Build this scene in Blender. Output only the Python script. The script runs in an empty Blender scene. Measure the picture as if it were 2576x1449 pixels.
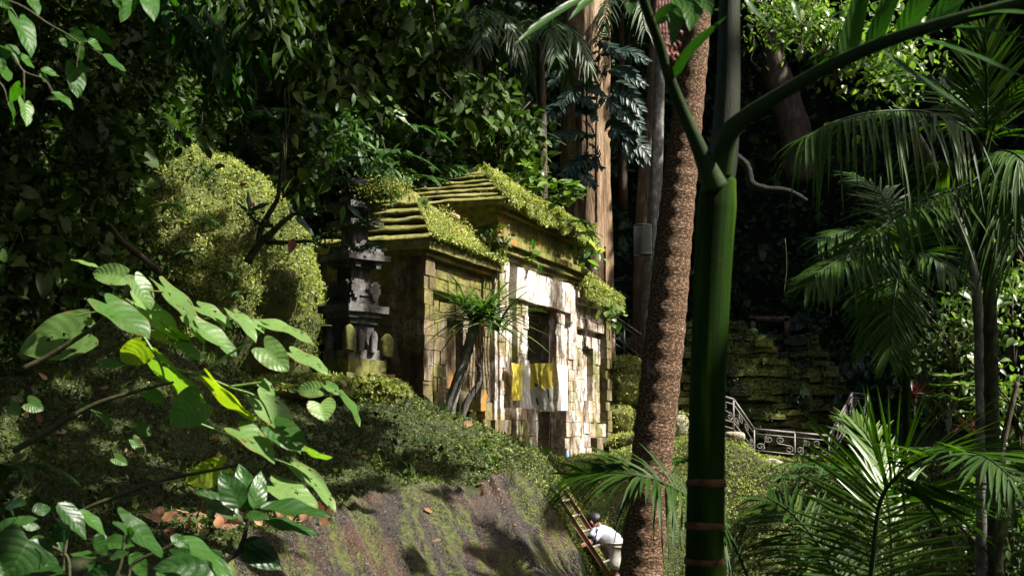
import bpy, math, random
import numpy as np
from mathutils import Vector
R = np.random.default_rng(7)
LITX = []          # spots for which sun gaps are cut in the added canopy: (point, radius)
random.seed(7)
sc = bpy.context.scene
COL = sc.collection
rad = math.radians

# ------------------------------------------------------------------ camera model (36 mm sensor, horizon below the middle)
F, CX, CY = 3220.0, 1288.0, 724.5
PITCH = math.atan(375.0 / F)
CP, SP = math.cos(PITCH), math.sin(PITCH)
def at(x, y, d):
    """world point that lies d metres ahead along the ground, in the direction of photo position x, y"""
    rx, ry = (x - CX) / F, (CY - y) / F
    fy = CP - SP * ry
    k = d / fy
    return np.array([rx * k, d, (SP + CP * ry) * k])
def proj(P):
    P = np.asarray(P, float)
    f = P[..., 1] * CP + P[..., 2] * SP
    u = -P[..., 1] * SP + P[..., 2] * CP
    f = np.maximum(f, 1e-3)
    return CX + F * P[..., 0] / f, CY - F * u / f
SUN = np.array([0.66, -0.18, 0.73]); SUN = SUN / np.linalg.norm(SUN)

# ------------------------------------------------------------------ noise
def _h(ix, iy, iz, seed):
    n = (ix * 374761393 + iy * 668265263 + iz * 2147483647 + seed * 974711) & 0xffffffff
    n = ((n ^ (n >> 13)) * 1274126177) & 0xffffffff
    return ((n ^ (n >> 16)) & 0xffff) / 65535.0
def vnoise(P, seed=0):
    P = np.asarray(P, float); i = np.floor(P).astype(np.int64); f = P - i; f = f * f * (3 - 2 * f)
    r = 0
    for dx in (0, 1):
        for dy in (0, 1):
            for dz in (0, 1):
                w = (f[..., 0] if dx else 1 - f[..., 0]) * (f[..., 1] if dy else 1 - f[..., 1]) * (f[..., 2] if dz else 1 - f[..., 2])
                r = r + w * _h(i[..., 0] + dx, i[..., 1] + dy, i[..., 2] + dz, seed)
    return r * 2 - 1
def fbm(P, oct=4, seed=0):
    P = np.asarray(P, float); r = 0; a = 1; s = 0
    for k in range(oct):
        r = r + a * vnoise(P * 2 ** k, seed + k); s += a; a *= .5
    return r / s
def norm(a):
    a = np.asarray(a, float)
    return a / np.maximum(np.linalg.norm(a, axis=-1, keepdims=True), 1e-9)

# ------------------------------------------------------------------ mesh building
class MB:
    def __init__(s):
        s.V = []; s.F = []; s.U = []; s.Rn = []; s.n = 0
    def add(s, V, F, U=None, rnd=0.5):
        """V n x 3, F list of arrays (m x k) of one face size each, U per-vertex uv"""
        V = np.asarray(V, float)
        if not isinstance(F, list): F = [F]
        for f in F:
            if len(f): s.F.append(np.asarray(f, np.int64) + s.n)
        s.V.append(V)
        s.U.append(np.zeros((len(V), 2)) if U is None else np.asarray(U, float))
        s.Rn.append(np.full(len(V), rnd) if np.isscalar(rnd) else np.asarray(rnd, float))
        s.n += len(V)
        return s
    def obj(s, name, mat, parent=None, smooth=True):
        V = np.concatenate(s.V); U = np.concatenate(s.U); Rn = np.concatenate(s.Rn)
        me = bpy.data.meshes.new(name)
        me.vertices.add(len(V)); me.vertices.foreach_set('co', V.astype(np.float32).ravel())
        tot = sum(f.size for f in s.F); npol = sum(len(f) for f in s.F)
        me.loops.add(tot); me.polygons.add(npol)
        li = np.concatenate([f.ravel() for f in s.F])
        ls = np.concatenate([np.full(len(f), f.shape[1]) for f in s.F])
        me.loops.foreach_set('vertex_index', li.astype(np.int32))
        st = np.concatenate([[0], np.cumsum(ls)[:-1]])
        me.polygons.foreach_set('loop_start', st.astype(np.int32))
        me.polygons.foreach_set('loop_total', ls.astype(np.int32))
        me.polygons.foreach_set('use_smooth', np.full(npol, smooth))
        uv = me.uv_layers.new(name='UVMap'); uv.data.foreach_set('uv', U[li].astype(np.float32).ravel())
        at_ = me.attributes.new('rnd', 'FLOAT', 'POINT'); at_.data.foreach_set('value', Rn.astype(np.float32))
        me.update(calc_edges=True)
        if mat is not None: me.materials.append(mat)
        o = bpy.data.objects.new(name, me); COL.objects.link(o)
        if parent is not None: o.parent = parent
        return o
def tag(o, label=None, cat=None, group=None, kind=None):
    if label: o['label'] = label
    if cat: o['category'] = cat
    if group: o['group'] = group
    if kind: o['kind'] = kind
    return o
def empty(name, loc, rz=0, label=None, cat=None, group=None):
    o = bpy.data.objects.new(name, None); COL.objects.link(o)
    o.location = tuple(loc); o.rotation_euler = (0, 0, rz); o.empty_display_size = .2
    return tag(o, label, cat, group)
def rebase(o, kids):
    """parts were built in world coordinates: keep them there under an Empty that sits at the thing's base"""
    for k in kids: k.parent = o; k.location = tuple(-np.array(o.location))
def copy_tree(o, parent=None):
    c = o.copy(); COL.objects.link(c)
    if parent is not None: c.parent = parent
    for ch in list(o.children): copy_tree(ch, c)
    return c

def grid_faces(nu, nv):
    i, j = np.meshgrid(np.arange(nu - 1), np.arange(nv - 1), indexing='ij')
    a = (i * nv + j).ravel()
    return np.stack([a, a + nv, a + nv + 1, a + 1], 1)
def spline(pts, n):
    """Catmull-Rom through pts"""
    P = np.asarray(pts, float)
    if len(P) == 2: P = np.stack([P[0], (P[0] + P[1]) / 2, P[1]])
    Q = np.vstack([2 * P[0] - P[1], P, 2 * P[-1] - P[-2]])
    m = len(P) - 1
    t = np.linspace(0, m, n); k = np.minimum(t.astype(int), m - 1); f = (t - k)[:, None]
    a, b, c, d = Q[k], Q[k + 1], Q[k + 2], Q[k + 3]
    return .5 * (2 * b + (c - a) * f + (2 * a - 5 * b + 4 * c - d) * f ** 2 + (3 * b - a - 3 * c + d) * f ** 3)
def tube_geo(path, rads, ns=8, cap=True, rough=0, seed=0, rfun=None):
    P = np.asarray(path, float); n = len(P)
    T = norm(np.gradient(P, axis=0))
    ref = np.array([0, 0, 1.]) if abs(T[0][2]) < .9 else np.array([0, 1., 0])
    N = norm(np.cross(T, ref)); B = np.cross(T, N)
    a = np.linspace(0, 2 * np.pi, ns, endpoint=False)
    r = np.broadcast_to(np.asarray(rads, float), (n,))[:, None] * np.ones((1, ns))
    if rfun is not None: r = rfun(r, a, np.linspace(0, 1, n))
    V = P[:, None] + r[..., None] * (np.cos(a)[None, :, None] * N[:, None] + np.sin(a)[None, :, None] * B[:, None])
    if rough: V = V + (norm(V - P[:, None])) * (rough * fbm(V * 3 / max(r.max(), .05) * .3, 3, seed))[..., None]
    L = np.concatenate([[0], np.cumsum(np.linalg.norm(np.diff(P, axis=0), axis=1))])
    U = np.stack([np.broadcast_to(a / (2 * np.pi), (n, ns)), np.broadcast_to(L[:, None], (n, ns))], -1)
    V = V.reshape(-1, 3); U = U.reshape(-1, 2)
    i, j = np.meshgrid(np.arange(n - 1), np.arange(ns), indexing='ij'); i = i.ravel(); j = j.ravel(); j2 = (j + 1) % ns
    F = [np.stack([i * ns + j, i * ns + j2, (i + 1) * ns + j2, (i + 1) * ns + j], 1)]
    if cap:
        V = np.vstack([V, P[0], P[-1]]); U = np.vstack([U, [0, 0], [0, L[-1]]]); c0, c1 = n * ns, n * ns + 1
        k = np.arange(ns); k2 = (k + 1) % ns
        F.append(np.stack([np.full(ns, c0), k2, k], 1)); F.append(np.stack([np.full(ns, c1), (n - 1) * ns + k, (n - 1) * ns + k2], 1))
    return V, F, U
def tube(mb, path, rads, ns=8, **k):
    V, F_, U = tube_geo(path, rads, ns, **k); return mb.add(V, F_, U, random.random())
def box(mb, lo, hi, cell=.3, jit=0.0, seed=0, rot=None, off=(0, 0, 0)):
    """axis box with subdivided faces, uv in metres and worn, uneven surfaces; rnd carries one value per box"""
    lo = np.asarray(lo, float); hi = np.asarray(hi, float); rv = random.random()
    for ax in range(3):
        u, v = [(1, 2), (0, 2), (0, 1)][ax]
        nu = max(2, int(math.ceil((hi[u] - lo[u]) / cell)) + 1); nv = max(2, int(math.ceil((hi[v] - lo[v]) / cell)) + 1)
        gu, gv = np.meshgrid(np.linspace(lo[u], hi[u], nu), np.linspace(lo[v], hi[v], nv), indexing='ij')
        for side in (0, 1):
            V = np.zeros((nu * nv, 3)); V[:, u] = gu.ravel(); V[:, v] = gv.ravel(); V[:, ax] = hi[ax] if side else lo[ax]
            F_ = grid_faces(nu, nv)
            flip = (side == 0) ^ (ax == 1)
            if flip: F_ = F_[:, ::-1]
            U = np.stack([V[:, u] + .37 * ax, V[:, v]], 1)
            if jit:
                for c in range(3): V[:, c] += jit * fbm(V * 2.3 + 11 * c, 3, seed + c)
            if rot is not None: V = V @ rot.T
            mb.add(V + np.asarray(off), F_, U, rv)
    return mb
def rotz(a):
    c, s = math.cos(a), math.sin(a); return np.array([[c, -s, 0], [s, c, 0], [0, 0, 1.]])

# ------------------------------------------------------------------ leaves: base at the origin, axis +Y, upper face +Z
def prof(kind, s):
    if kind == 'heart': return np.where(s < .25, .78 + .22 * np.sin(s / .25 * np.pi / 2), np.cos(np.clip((s - .25) / .75, 0, 1) * np.pi / 2) ** .8 + .0)
    if kind == 'broad': return np.where(s < .3, .74 + .26 * np.sin(s / .3 * np.pi / 2), np.clip(1 - ((s - .3) / .7) ** 2.3, 0, 1) ** .8 * np.where(s > .86, .8, 1) + .0)
    if kind == 'ovate': return np.sin(np.pi * s ** .72) ** .85
    if kind == 'lance': return np.sin(np.pi * s ** .8) ** 1.0
    if kind == 'strap': return np.clip(s * 8, .35, 1) * np.clip((1 - s) * 2.2, 0, 1) ** .7
    return np.sin(np.pi * s)
def leaf_geo(L=1, W=.6, kind='ovate', nu=7, nv=5, fold=.15, droop=.2, wave=.02, seed=0):
    s = np.linspace(0, 1, nu); t = np.linspace(-1, 1, nv)
    S, T = np.meshgrid(s, t, indexing='ij')
    w = prof(kind, S) * W / 2
    X = T * w; Y = L * S.copy()
    if kind in ('heart', 'broad'): Y = Y - .24 * L * (1 - S) ** 2.2 * np.sin(np.abs(T) * np.pi * .62)
    Z = fold * np.abs(X) - droop * L * S ** 2 + wave * L * np.sin(S * 13 + T * 2 + seed) * np.abs(T)
    V = np.stack([X, Y, Z], -1).reshape(-1, 3)
    U = np.stack([(T + 1) / 2, S], -1).reshape(-1, 2)
    return V, grid_faces(nu, nv)[:, ::-1], U
def frames(D, N):
    D = norm(D); X = norm(np.cross(D, N)); Z = np.cross(X, D)
    return np.stack([X, D, Z], -1)        # columns
def scatter(mb, geo, P, D, N, S, rnd=None):
    V, F_, U = geo
    M = frames(D, N)
    n, m = len(P), len(V)
    S = np.broadcast_to(np.asarray(S, float), (n,))
    W = np.einsum('nij,mj->nmi', M, V) * S[:, None, None] + np.asarray(P)[:, None]
    fl = [F_] if not isinstance(F_, list) else F_
    FF = [(f[None] + (np.arange(n) * m)[:, None, None]).reshape(-1, f.shape[1]) for f in fl]
    rn = R.random(n) if rnd is None else rnd
    mb.add(W.reshape(-1, 3), FF, np.tile(U, (n, 1)), np.repeat(rn, m))
    return mb
def rdir(n): return norm(R.normal(size=(n, 3)))
DIAMOND = (np.array([[0, 0, 0], [.32, .5, .06], [0, 1, -.12], [-.32, .5, .06]]), np.array([[0, 1, 2], [0, 2, 3]]), np.array([[.5, 0], [1, .5], [.5, 1], [0, .5]]))
HEX = (np.array([[0, 0, 0], [.26, .3, .07], [.2, .7, .04], [0, 1, -.15], [-.2, .7, .04], [-.26, .3, .07], [0, .5, -.02]]),
       np.array([[6, 0, 1], [6, 1, 2], [6, 2, 3], [6, 3, 4], [6, 4, 5], [6, 5, 0]]), np.array([[.5, 0], [1, .3], [.9, .7], [.5, 1], [.1, .7], [0, .3], [.5, .5]]))
def sample_surface(V, Q, n, w=None):
    """area-weighted random points on quads; returns points and normals"""
    a, b, c, d = (V[Q[:, k]] for k in range(4))
    nn = np.cross(c - a, d - b); ar = np.linalg.norm(nn, axis=1) / 2 + 1e-12
    pr = ar if w is None else ar * w
    k = R.choice(len(Q), n, p=pr / pr.sum())
    u, v = R.random((2, n, 1))
    P = a[k] * (1 - u) * (1 - v) + b[k] * u * (1 - v) + c[k] * u * v + d[k] * (1 - u) * v
    return P, norm(nn[k])
def inpoly(x, y, poly):
    r = np.zeros(np.shape(x), bool); n = len(poly)
    for i in range(n):
        x0, y0 = poly[i]; x1, y1 = poly[i - 1]
        if y0 == y1: continue
        r ^= ((y0 > y) != (y1 > y)) & (x < (x1 - x0) * (y - y0) / (y1 - y0) + x0)
    return r
# ------------------------------------------------------------------ materials
class NT:
    def __init__(s, name):
        s.m = bpy.data.materials.new(name); s.m.use_nodes = True
        s.t = s.m.node_tree; s.t.nodes.clear()
        s.out = s.n('ShaderNodeOutputMaterial')
    def n(s, typ, **kw):
        nd = s.t.nodes.new(typ)
        for k, v in kw.items():
            if k in ('operation', 'blend_type', 'data_type', 'attribute_name', 'noise_dimensions', 'feature', 'wave_type', 'bands_direction', 'distance'): setattr(nd, k, v)
            else: s.set(nd.inputs[k.replace('_', ' ')], v)
        return nd
    def set(s, sock, v):
        if isinstance(v, bpy.types.NodeSocket): s.t.links.new(v, sock)
        else:
            if isinstance(v, tuple) and len(v) == 3 and sock.type == 'RGBA': v = v + (1,)
            sock.default_value = v
    def ramp(s, fac, stops):
        nd = s.t.nodes.new('ShaderNodeValToRGB'); e = nd.color_ramp.elements
        while len(e) < len(stops): e.new(.5)
        for k, (p, c) in enumerate(stops):
            e[k].position = p; e[k].color = (c if isinstance(c, tuple) else (c, c, c)) + (1,)
        s.set(nd.inputs[0], fac); return nd.outputs[0]
    def mix(s, fac, a, b, mode='MIX'):
        nd = s.t.nodes.new('ShaderNodeMix'); nd.data_type = 'RGBA'; nd.blend_type = mode
        s.set(nd.inputs[0], fac); s.set(nd.inputs[6], a); s.set(nd.inputs[7], b); return nd.outputs[2]
    def math(s, op, a, b=0.0):
        nd = s.t.nodes.new('ShaderNodeMath'); nd.operation = op; s.set(nd.inputs[0], a); s.set(nd.inputs[1], b); return nd.outputs[0]
    def noise(s, vec, scale, detail=4, rough=.55, dist=0.0):
        nd = s.t.nodes.new('ShaderNodeTexNoise'); s.set(nd.inputs['Vector'], vec); nd.inputs['Scale'].default_value = scale
        nd.inputs['Detail'].default_value = detail; nd.inputs['Roughness'].default_value = rough; nd.inputs['Distortion'].default_value = dist
        return nd.outputs[0]
    def pos(s): return s.n('ShaderNodeNewGeometry').outputs['Position']
    def obj(s): return s.n('ShaderNodeTexCoord').outputs['Object']
    def uv(s): return s.n('ShaderNodeTexCoord').outputs['UV']
    def map(s, vec, scale):
        nd = s.t.nodes.new('ShaderNodeMapping'); s.set(nd.inputs[0], vec); nd.inputs['Scale'].default_value = scale; return nd.outputs[0]
    def rnd(s): return s.n('ShaderNodeAttribute', attribute_name='rnd').outputs['Fac']
    def bump(s, h, strength=.3, dist=.02):
        nd = s.t.nodes.new('ShaderNodeBump'); s.set(nd.inputs['Height'], h); nd.inputs['Strength'].default_value = strength; nd.inputs['Distance'].default_value = dist
        return nd.outputs[0]
    def bsdf(s, col, rough=.8, spec=.3, normal=None, metal=0.0):
        p = s.t.nodes.new('ShaderNodeBsdfPrincipled'); s.set(p.inputs['Base Color'], col); s.set(p.inputs['Roughness'], rough)
        s.set(p.inputs['Specular IOR Level'], spec); p.inputs['Metallic'].default_value = metal
        if normal is not None: s.set(p.inputs['Normal'], normal)
        return p.outputs[0]
    def done(s, sh): s.t.links.new(sh, s.out.inputs[0]); return s.m

def leaf_mat(name, stops, trans=.35, tcol=(1.5, 1.7, .5), rough=.45, spec=.4, veins=0, spots=0.0, holes=0):
    t = NT(name)
    c = t.ramp(t.rnd(), stops)
    c = t.mix(.5, c, t.ramp(t.noise(t.pos(), 1.7, 2), [(.3, .55), (.7, 1.3)]), 'MULTIPLY')
    nrm = None
    if veins:
        uv = t.uv(); sx = t.n('ShaderNodeSeparateXYZ', Vector=uv)
        ax = t.math('ABSOLUTE', t.math('SUBTRACT', sx.outputs[0], .5))
        k = t.math('MULTIPLY', t.math('SUBTRACT', sx.outputs[1], t.math('MULTIPLY', ax, .55)), veins)
        fr = t.math('ABSOLUTE', t.math('SUBTRACT', t.math('FRACT', k), .5))
        side = t.ramp(fr, [(0.0, 1.0), (.09, 0.0)])
        mid = t.ramp(ax, [(0.0, 1.0), (.025, 0.0)])
        v = t.math('MAXIMUM', side, mid)
        c = t.mix(t.math('MULTIPLY', v, .2), c, (.16, .24, .06))
        pil = t.math('MULTIPLY', fr, 1.0)
        nz = t.noise(uv, 9, 3)
        nrm = t.bump(t.math('ADD', t.math('MULTIPLY', pil, 1.2), t.math('MULTIPLY', nz, .9)), .22, .01)
    if spots:
        ed = t.math('MULTIPLY', t.ramp(t.math('ABSOLUTE', t.math('SUBTRACT', t.n('ShaderNodeSeparateXYZ', Vector=t.uv()).outputs[0], .5)), [(.36, 0.0), (.5, 1.0)]), t.ramp(t.noise(t.pos(), 9, 3), [(.52, 0.0), (.62, 1.0)]))
        c = t.mix(ed, c, (.2, .15, .03))
        m = t.ramp(t.noise(t.pos(), 38, 2), [(.66 - spots * .1, 0.0), (.72 - spots * .1, 1.0)])
        m2 = t.ramp(t.noise(t.pos(), 7, 2), [(.52, 0.0), (.62, 1.0)])
        c = t.mix(t.math('MULTIPLY', m, m2), c, (.1, .045, .015))
    d = t.bsdf(c, rough, spec, nrm)
    tr = t.t.nodes.new('ShaderNodeBsdfTranslucent'); t.set(tr.inputs[0], t.mix(1.0, c, tcol, 'MULTIPLY'))
    if nrm is not None: t.set(tr.inputs['Normal'], nrm)
    mx = t.t.nodes.new('ShaderNodeMixShader'); mx.inputs[0].default_value = trans
    t.t.links.new(d, mx.inputs[1]); t.t.links.new(tr.outputs[0], mx.inputs[2])
    if holes:                                   # insect holes
        hv = t.math('MULTIPLY', t.ramp(t.noise(t.pos(), 26, 2), [(.64, 0.0), (.655, 1.0)]), t.ramp(t.noise(t.pos(), 4.5, 2), [(.5, 0.0), (.56, 1.0)]))
        tp = t.t.nodes.new('ShaderNodeBsdfTransparent'); m2 = t.t.nodes.new('ShaderNodeMixShader'); t.set(m2.inputs[0], hv)
        t.t.links.new(mx.outputs[0], m2.inputs[1]); t.t.links.new(tp.outputs[0], m2.inputs[2]); return t.done(m2.outputs[0])
    return t.done(mx.outputs[0])

def stone_mat(name, pale, mid, dark, moss=.3, orange=.1, white=.5, brick=True, bscale=1.0):
    t = NT(name)
    o = t.obj(); uv = t.uv()
    base = t.ramp(t.noise(o, 1.6, 6, .65), [(.32, dark), (.48, mid), (.66, pale)])
    base = t.mix(.55, base, t.ramp(t.noise(o, 22, 4, .7), [(.3, .55), (.7, 1.25)]), 'MULTIPLY')
    base = t.mix(.6, base, t.ramp(t.rnd(), [(0, .66), (1, 1.22)]), 'MULTIPLY')
    h = t.noise(o, 14, 5, .7)
    base = t.mix(.8, base, t.ramp(t.noise(o, .9, 7, .7), [(.36, .22), (.54, 1.1)]), 'MULTIPLY')
    if brick:
        b = t.t.nodes.new('ShaderNodeTexBrick'); t.set(b.inputs['Vector'], t.mix(.05, uv, t.n('ShaderNodeTexNoise', Vector=o, Scale=5.0).outputs[1]))
        b.inputs['Color1'].default_value = (.75, .75, .75, 1); b.inputs['Color2'].default_value = (1.15, 1.05, 1.0, 1); b.inputs['Mortar'].default_value = (.05, .04, .03, 1)
        b.inputs['Scale'].default_value = 1.0; b.inputs['Mortar Size'].default_value = .008; b.inputs['Mortar Smooth'].default_value = .3
        b.inputs['Brick Width'].default_value = .52 * bscale; b.inputs['Row Height'].default_value = .235 * bscale; b.inputs['Bias'].default_value = 0
        worn = t.ramp(t.noise(o, 2.3, 4), [(.38, .15), (.55, 1.0)])
        base = t.mix(worn, base, b.outputs[0], 'MULTIPLY')
        h = t.math('ADD', h, t.math('MULTIPLY', b.outputs[1], -1.6))
    # lime bloom and dark water streaks run down the stone
    st = t.noise(t.map(o, (3, 3, 1.5)), 1.1, 7, .75)
    base = t.mix(t.math('MULTIPLY', t.ramp(st, [(.5, 0.0), (.6, 1.0)]), white), base, (.72, .70, .66))
    st2 = t.noise(t.map(o, (3.6, 3.6, 1.3)), 1.2, 6, .75)
    base = t.mix(t.math('MULTIPLY', t.ramp(st2, [(.52, 0.0), (.62, 1.0)]), .85), base, (.04, .03, .022))
    m = t.noise(o, .9, 6, .65)
    base = t.mix(t.ramp(m, [(.62 - moss * .35, 0.0), (.72 - moss * .3, .9)]), base, t.ramp(t.noise(o, 9, 4), [(.35, (.05, .055, .012)), (.65, (.17, .17, .03))]))
    og = t.noise(t.map(o, (1.3, 1.3, .5)), 1.1, 4, .6)
    base = t.mix(t.ramp(og, [(.7 - orange * .4, 0.0), (.76 - orange * .4, .85)]), base, (.34, .15, .03))
    return t.done(t.bsdf(base, .88, .25, t.bump(h, .7, .03)))

def noise_mat(name, stops, scale=4, stretch=(1, 1, 1), rough=.85, spec=.25, bump=.5, bd=.02, bscale=18, coord='obj', metal=0.0):
    t = NT(name); o = t.obj() if coord == 'obj' else (t.uv() if coord == 'uv' else t.pos())
    c = t.ramp(t.noise(t.map(o, stretch), scale, 6, .65), stops)
    h = t.noise(t.map(o, stretch), bscale, 5, .7)
    return t.done(t.bsdf(c, rough, spec, t.bump(h, bump, bd), metal))

M = {}
M['moss'] = leaf_mat('moss_leaves', [(0, (.08, .11, .02)), (.3, (.17, .2, .05)), (.55, (.25, .29, .075)), (.9, (.34, .38, .12)), (1, (.40, .41, .17))], .35, (1.3, 1.35, .5), .6, .3)
M['cover'] = leaf_mat('ground_cover_leaves', [(0, (.018, .03, .006)), (.45, (.05, .08, .014)), (.9, (.10, .14, .026)), (1, (.13, .16, .04))], .3, (1.2, 1.3, .5), .55, .3)
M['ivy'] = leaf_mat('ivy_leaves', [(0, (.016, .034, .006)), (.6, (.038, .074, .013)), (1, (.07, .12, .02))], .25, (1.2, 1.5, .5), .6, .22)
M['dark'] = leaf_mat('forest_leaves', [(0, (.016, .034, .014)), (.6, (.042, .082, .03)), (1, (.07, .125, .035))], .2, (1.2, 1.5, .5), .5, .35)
M['canopy'] = leaf_mat('canopy_leaves', [(0, (.012, .025, .008)), (1, (.03, .06, .015))], .12, (1.2, 1.5, .4), .5, .3)
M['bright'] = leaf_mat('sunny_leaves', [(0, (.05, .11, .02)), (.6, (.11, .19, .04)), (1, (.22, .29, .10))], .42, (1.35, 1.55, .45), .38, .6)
M['big'] = leaf_mat('broad_leaves', [(0, (.025, .09, .012)), (.4, (.07, .16, .026)), (.75, (.15, .25, .07)), (.9, (.17, .28, .07)), (1, (.32, .38, .02))], .40, (1.45, 1.75, .25), .42, .45, veins=7, spots=.75, holes=1)
M['gloss'] = leaf_mat('glossy_leaves', [(0, (.012, .045, .008)), (1, (.04, .105, .016))], .32, (1.4, 2.3, .3), .36, .38, veins=6)
M['palm'] = leaf_mat('palm_leaflets', [(0, (.016, .046, .005)), (.7, (.042, .092, .010)), (1, (.10, .14, .02))], .42, (1.7, 2.1, .3), .5, .22)
M['palmlit'] = leaf_mat('sunlit_palm_leaflets', [(0, (.05, .12, .02)), (1, (.16, .24, .04))], .45, (1.5, 1.8, .3), .35, .5)  # brighter palm green, sunlight put into the leaflet colour
M['fern'] = leaf_mat('fern_leaves', [(0, (.02, .055, .014)), (1, (.06, .13, .03))], .3, (1.3, 1.6, .5), .5, .3)
M['blue'] = leaf_mat('climber_leaves', [(0, (.012, .032, .022)), (1, (.03, .065, .045))], .2, (1.1, 1.5, .7), .45, .35)
M['strap'] = leaf_mat('strap_leaves', [(0, (.025, .06, .015)), (.7, (.06, .11, .028)), (1, (.15, .19, .07))], .3, (1.4, 1.8, .5), .3, .55)
M['red'] = leaf_mat('red_leaves', [(0, (.015, .006, .006)), (1, (.05, .012, .012))], .35, (1.6, .8, .6), .4, .45)
M['dead'] = leaf_mat('dry_leaves', [(0, (.12, .05, .02)), (.5, (.24, .11, .05)), (1, (.4, .24, .14))], .2, (1.2, 1, .8), .6, .3, veins=7)
M['soil'] = noise_mat('soil', [(.3, (.014, .016, .006)), (.55, (.034, .044, .012)), (.75, (.06, .06, .022))], 3, coord='pos', bump=.8, bd=.05)
M['mosssoil'] = noise_mat('mossy_soil', [(.3, (.03, .04, .01)), (.55, (.07, .085, .02)), (.75, (.12, .13, .04))], 5, coord='pos', bump=.8, bd=.04)
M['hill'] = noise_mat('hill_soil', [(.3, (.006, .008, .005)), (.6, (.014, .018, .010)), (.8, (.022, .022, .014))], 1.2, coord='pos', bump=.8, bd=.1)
M['stem'] = noise_mat('stem', [(.3, (.025, .03, .01)), (.7, (.07, .065, .028))], 12, rough=.6)
M['greenstem'] = noise_mat('green_stem', [(.3, (.08, .16, .03)), (.7, (.16, .26, .06))], 12, rough=.5, spec=.4)
M['bark'] = noise_mat('bark', [(.3, (.025, .018, .012)), (.55, (.07, .05, .035)), (.75, (.13, .1, .075))], 9, (1, 1, .35), bump=.8, bd=.02, coord='pos')
M['mossbark'] = noise_mat('mossy_bark', [(.3, (.012, .010, .007)), (.5, (.03, .035, .012)), (.72, (.06, .085, .02))], 10, bump=.8, bd=.02, coord='pos')
M['rail'] = noise_mat('worn_iron', [(.35, (.08, .065, .055)), (.6, (.18, .165, .155)), (.75, (.13, .06, .035))], 20, rough=.5, spec=.5, bump=.2, bd=.004)
M['pale'] = stone_mat('pale_stone', (.60, .53, .45), (.36, .27, .20), (.13, .08, .05), .30, .12, .8, False)
M['mossy'] = stone_mat('mossy_stone', (.24, .18, .10), (.12, .085, .04), (.045, .03, .014), .42, .16, .14, False)
M['frieze'] = stone_mat('frieze_stone', (.34, .29, .13), (.24, .19, .07), (.1, .07, .03), .6, .3, .12, brick=False)
M['tier'] = stone_mat('roof_stone', (.42, .39, .14), (.33, .31, .09), (.18, .17, .055), .6, .08, .1, brick=False)
M['shrine'] = stone_mat('grey_stone', (.17, .165, .165), (.08, .076, .072), (.028, .026, .024), .2, .02, .1, brick=False)
M['shrinemoss'] = stone_mat('mossy_grey_stone', (.2, .19, .10), (.12, .115, .055), (.05, .045, .022), .7, .12, .1, brick=False)
M['lintel'] = stone_mat('lime_stone', (.75, .72, .66), (.58, .52, .45), (.28, .2, .13), .15, .2, .85, brick=False)
M['reveal'] = stone_mat('shaded_stone', (.2, .16, .12), (.11, .085, .06), (.05, .036, .025), .15, .05, .12)  # darker brown carries the shade inside the doorway
M['terrace'] = stone_mat('terrace_stone', (.035, .05, .018), (.018, .03, .009), (.008, .013, .005), .5, .0, .05, False, 1.1)
def rock_mat():
    t = NT('wet_rock'); p = t.pos(); uv = t.uv()
    g = t.noise(p, 34, 5, .75)
    c = t.ramp(g, [(.38, (.005, .0035, .0025)), (.5, (.022, .015, .011)), (.62, (.085, .066, .056)), (.72, (.25, .22, .21))])
    c = t.mix(.8, c, t.ramp(t.noise(p, 2.2, 4), [(.3, .5), (.7, 1.25)]), 'MULTIPLY')
    c = t.mix(t.ramp(t.noise(p, 1.3, 4), [(.5, 0.0), (.62, .6)]), c, (.09, .05, .03))
    st = t.noise(t.map(uv, (1.25, .3, 1)), 1.0, 7, .68)
    m = t.ramp(st, [(.475, 0.0), (.53, 1.0)])
    br = t.ramp(t.noise(p, 24, 4), [(.4, 0.05), (.55, 1.0)])
    mm = t.math('MULTIPLY', m, br)
    c = t.mix(mm, c, t.ramp(t.noise(p, 12, 3), [(.35, (.02, .028, .002)), (.65, (.085, .105, .004))]))
    ro = t.mix(mm, t.ramp(t.noise(p, 60, 2), [(.45, .16), (.6, .6)]), (.85, .85, .85))
    v = t.n('ShaderNodeTexVoronoi', Vector=p, Scale=42.0).outputs[0]
    return t.done(t.bsdf(c, ro, .5, t.bump(t.math('ADD', g, v), .9, .03)))
M['rock'] = rock_mat()
M['fresh'] = leaf_mat('fresh_leaves', [(0, (.02, .085, .008)), (1, (.06, .17, .015))], .5, (1.5, 1.8, .3), .45, .35, veins=6)
def trunk_brown():
    t = NT('speckled_bark'); p = t.pos(); uv = t.uv()
    q = t.map(uv, (34, 58, 1))
    c = t.ramp(t.noise(q, 1.0, 5, .8), [(.39, (.016, .009, .005)), (.505, (.08, .042, .021)), (.58, (.24, .15, .09)), (.68, (.54, .45, .37))])
    c = t.mix(t.ramp(t.noise(t.map(uv, (6, 2.5, 1)), 1.0, 4), [(.62, 0.0), (.7, .7)]), c, (.3, .28, .26))
    rg = t.noise(t.map(uv, (1.2, 26, 1)), 1.0, 2)
    c = t.mix(.3, c, t.ramp(rg, [(.38, .55), (.6, 1.2)]), 'MULTIPLY')
    return t.done(t.bsdf(c, .9, .2, t.bump(t.math('ADD', t.noise(q, 2.0, 4, .7), rg), .55, .02)))
M['brown'] = trunk_brown()
M['bigbark'] = noise_mat('orange_bark', [(.32, (.10, .062, .034)), (.5, (.27, .18, .105)), (.7, (.47, .36, .25))], 1.3, (3, 3, .45), bump=1.0, bd=.12, bscale=3, coord='pos')
M['greybark'] = noise_mat('grey_bark', [(.35, (.06, .055, .05)), (.55, (.15, .14, .13)), (.7, (.32, .31, .3))], 9, (1, 1, .6), bump=.7, coord='pos')
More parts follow.
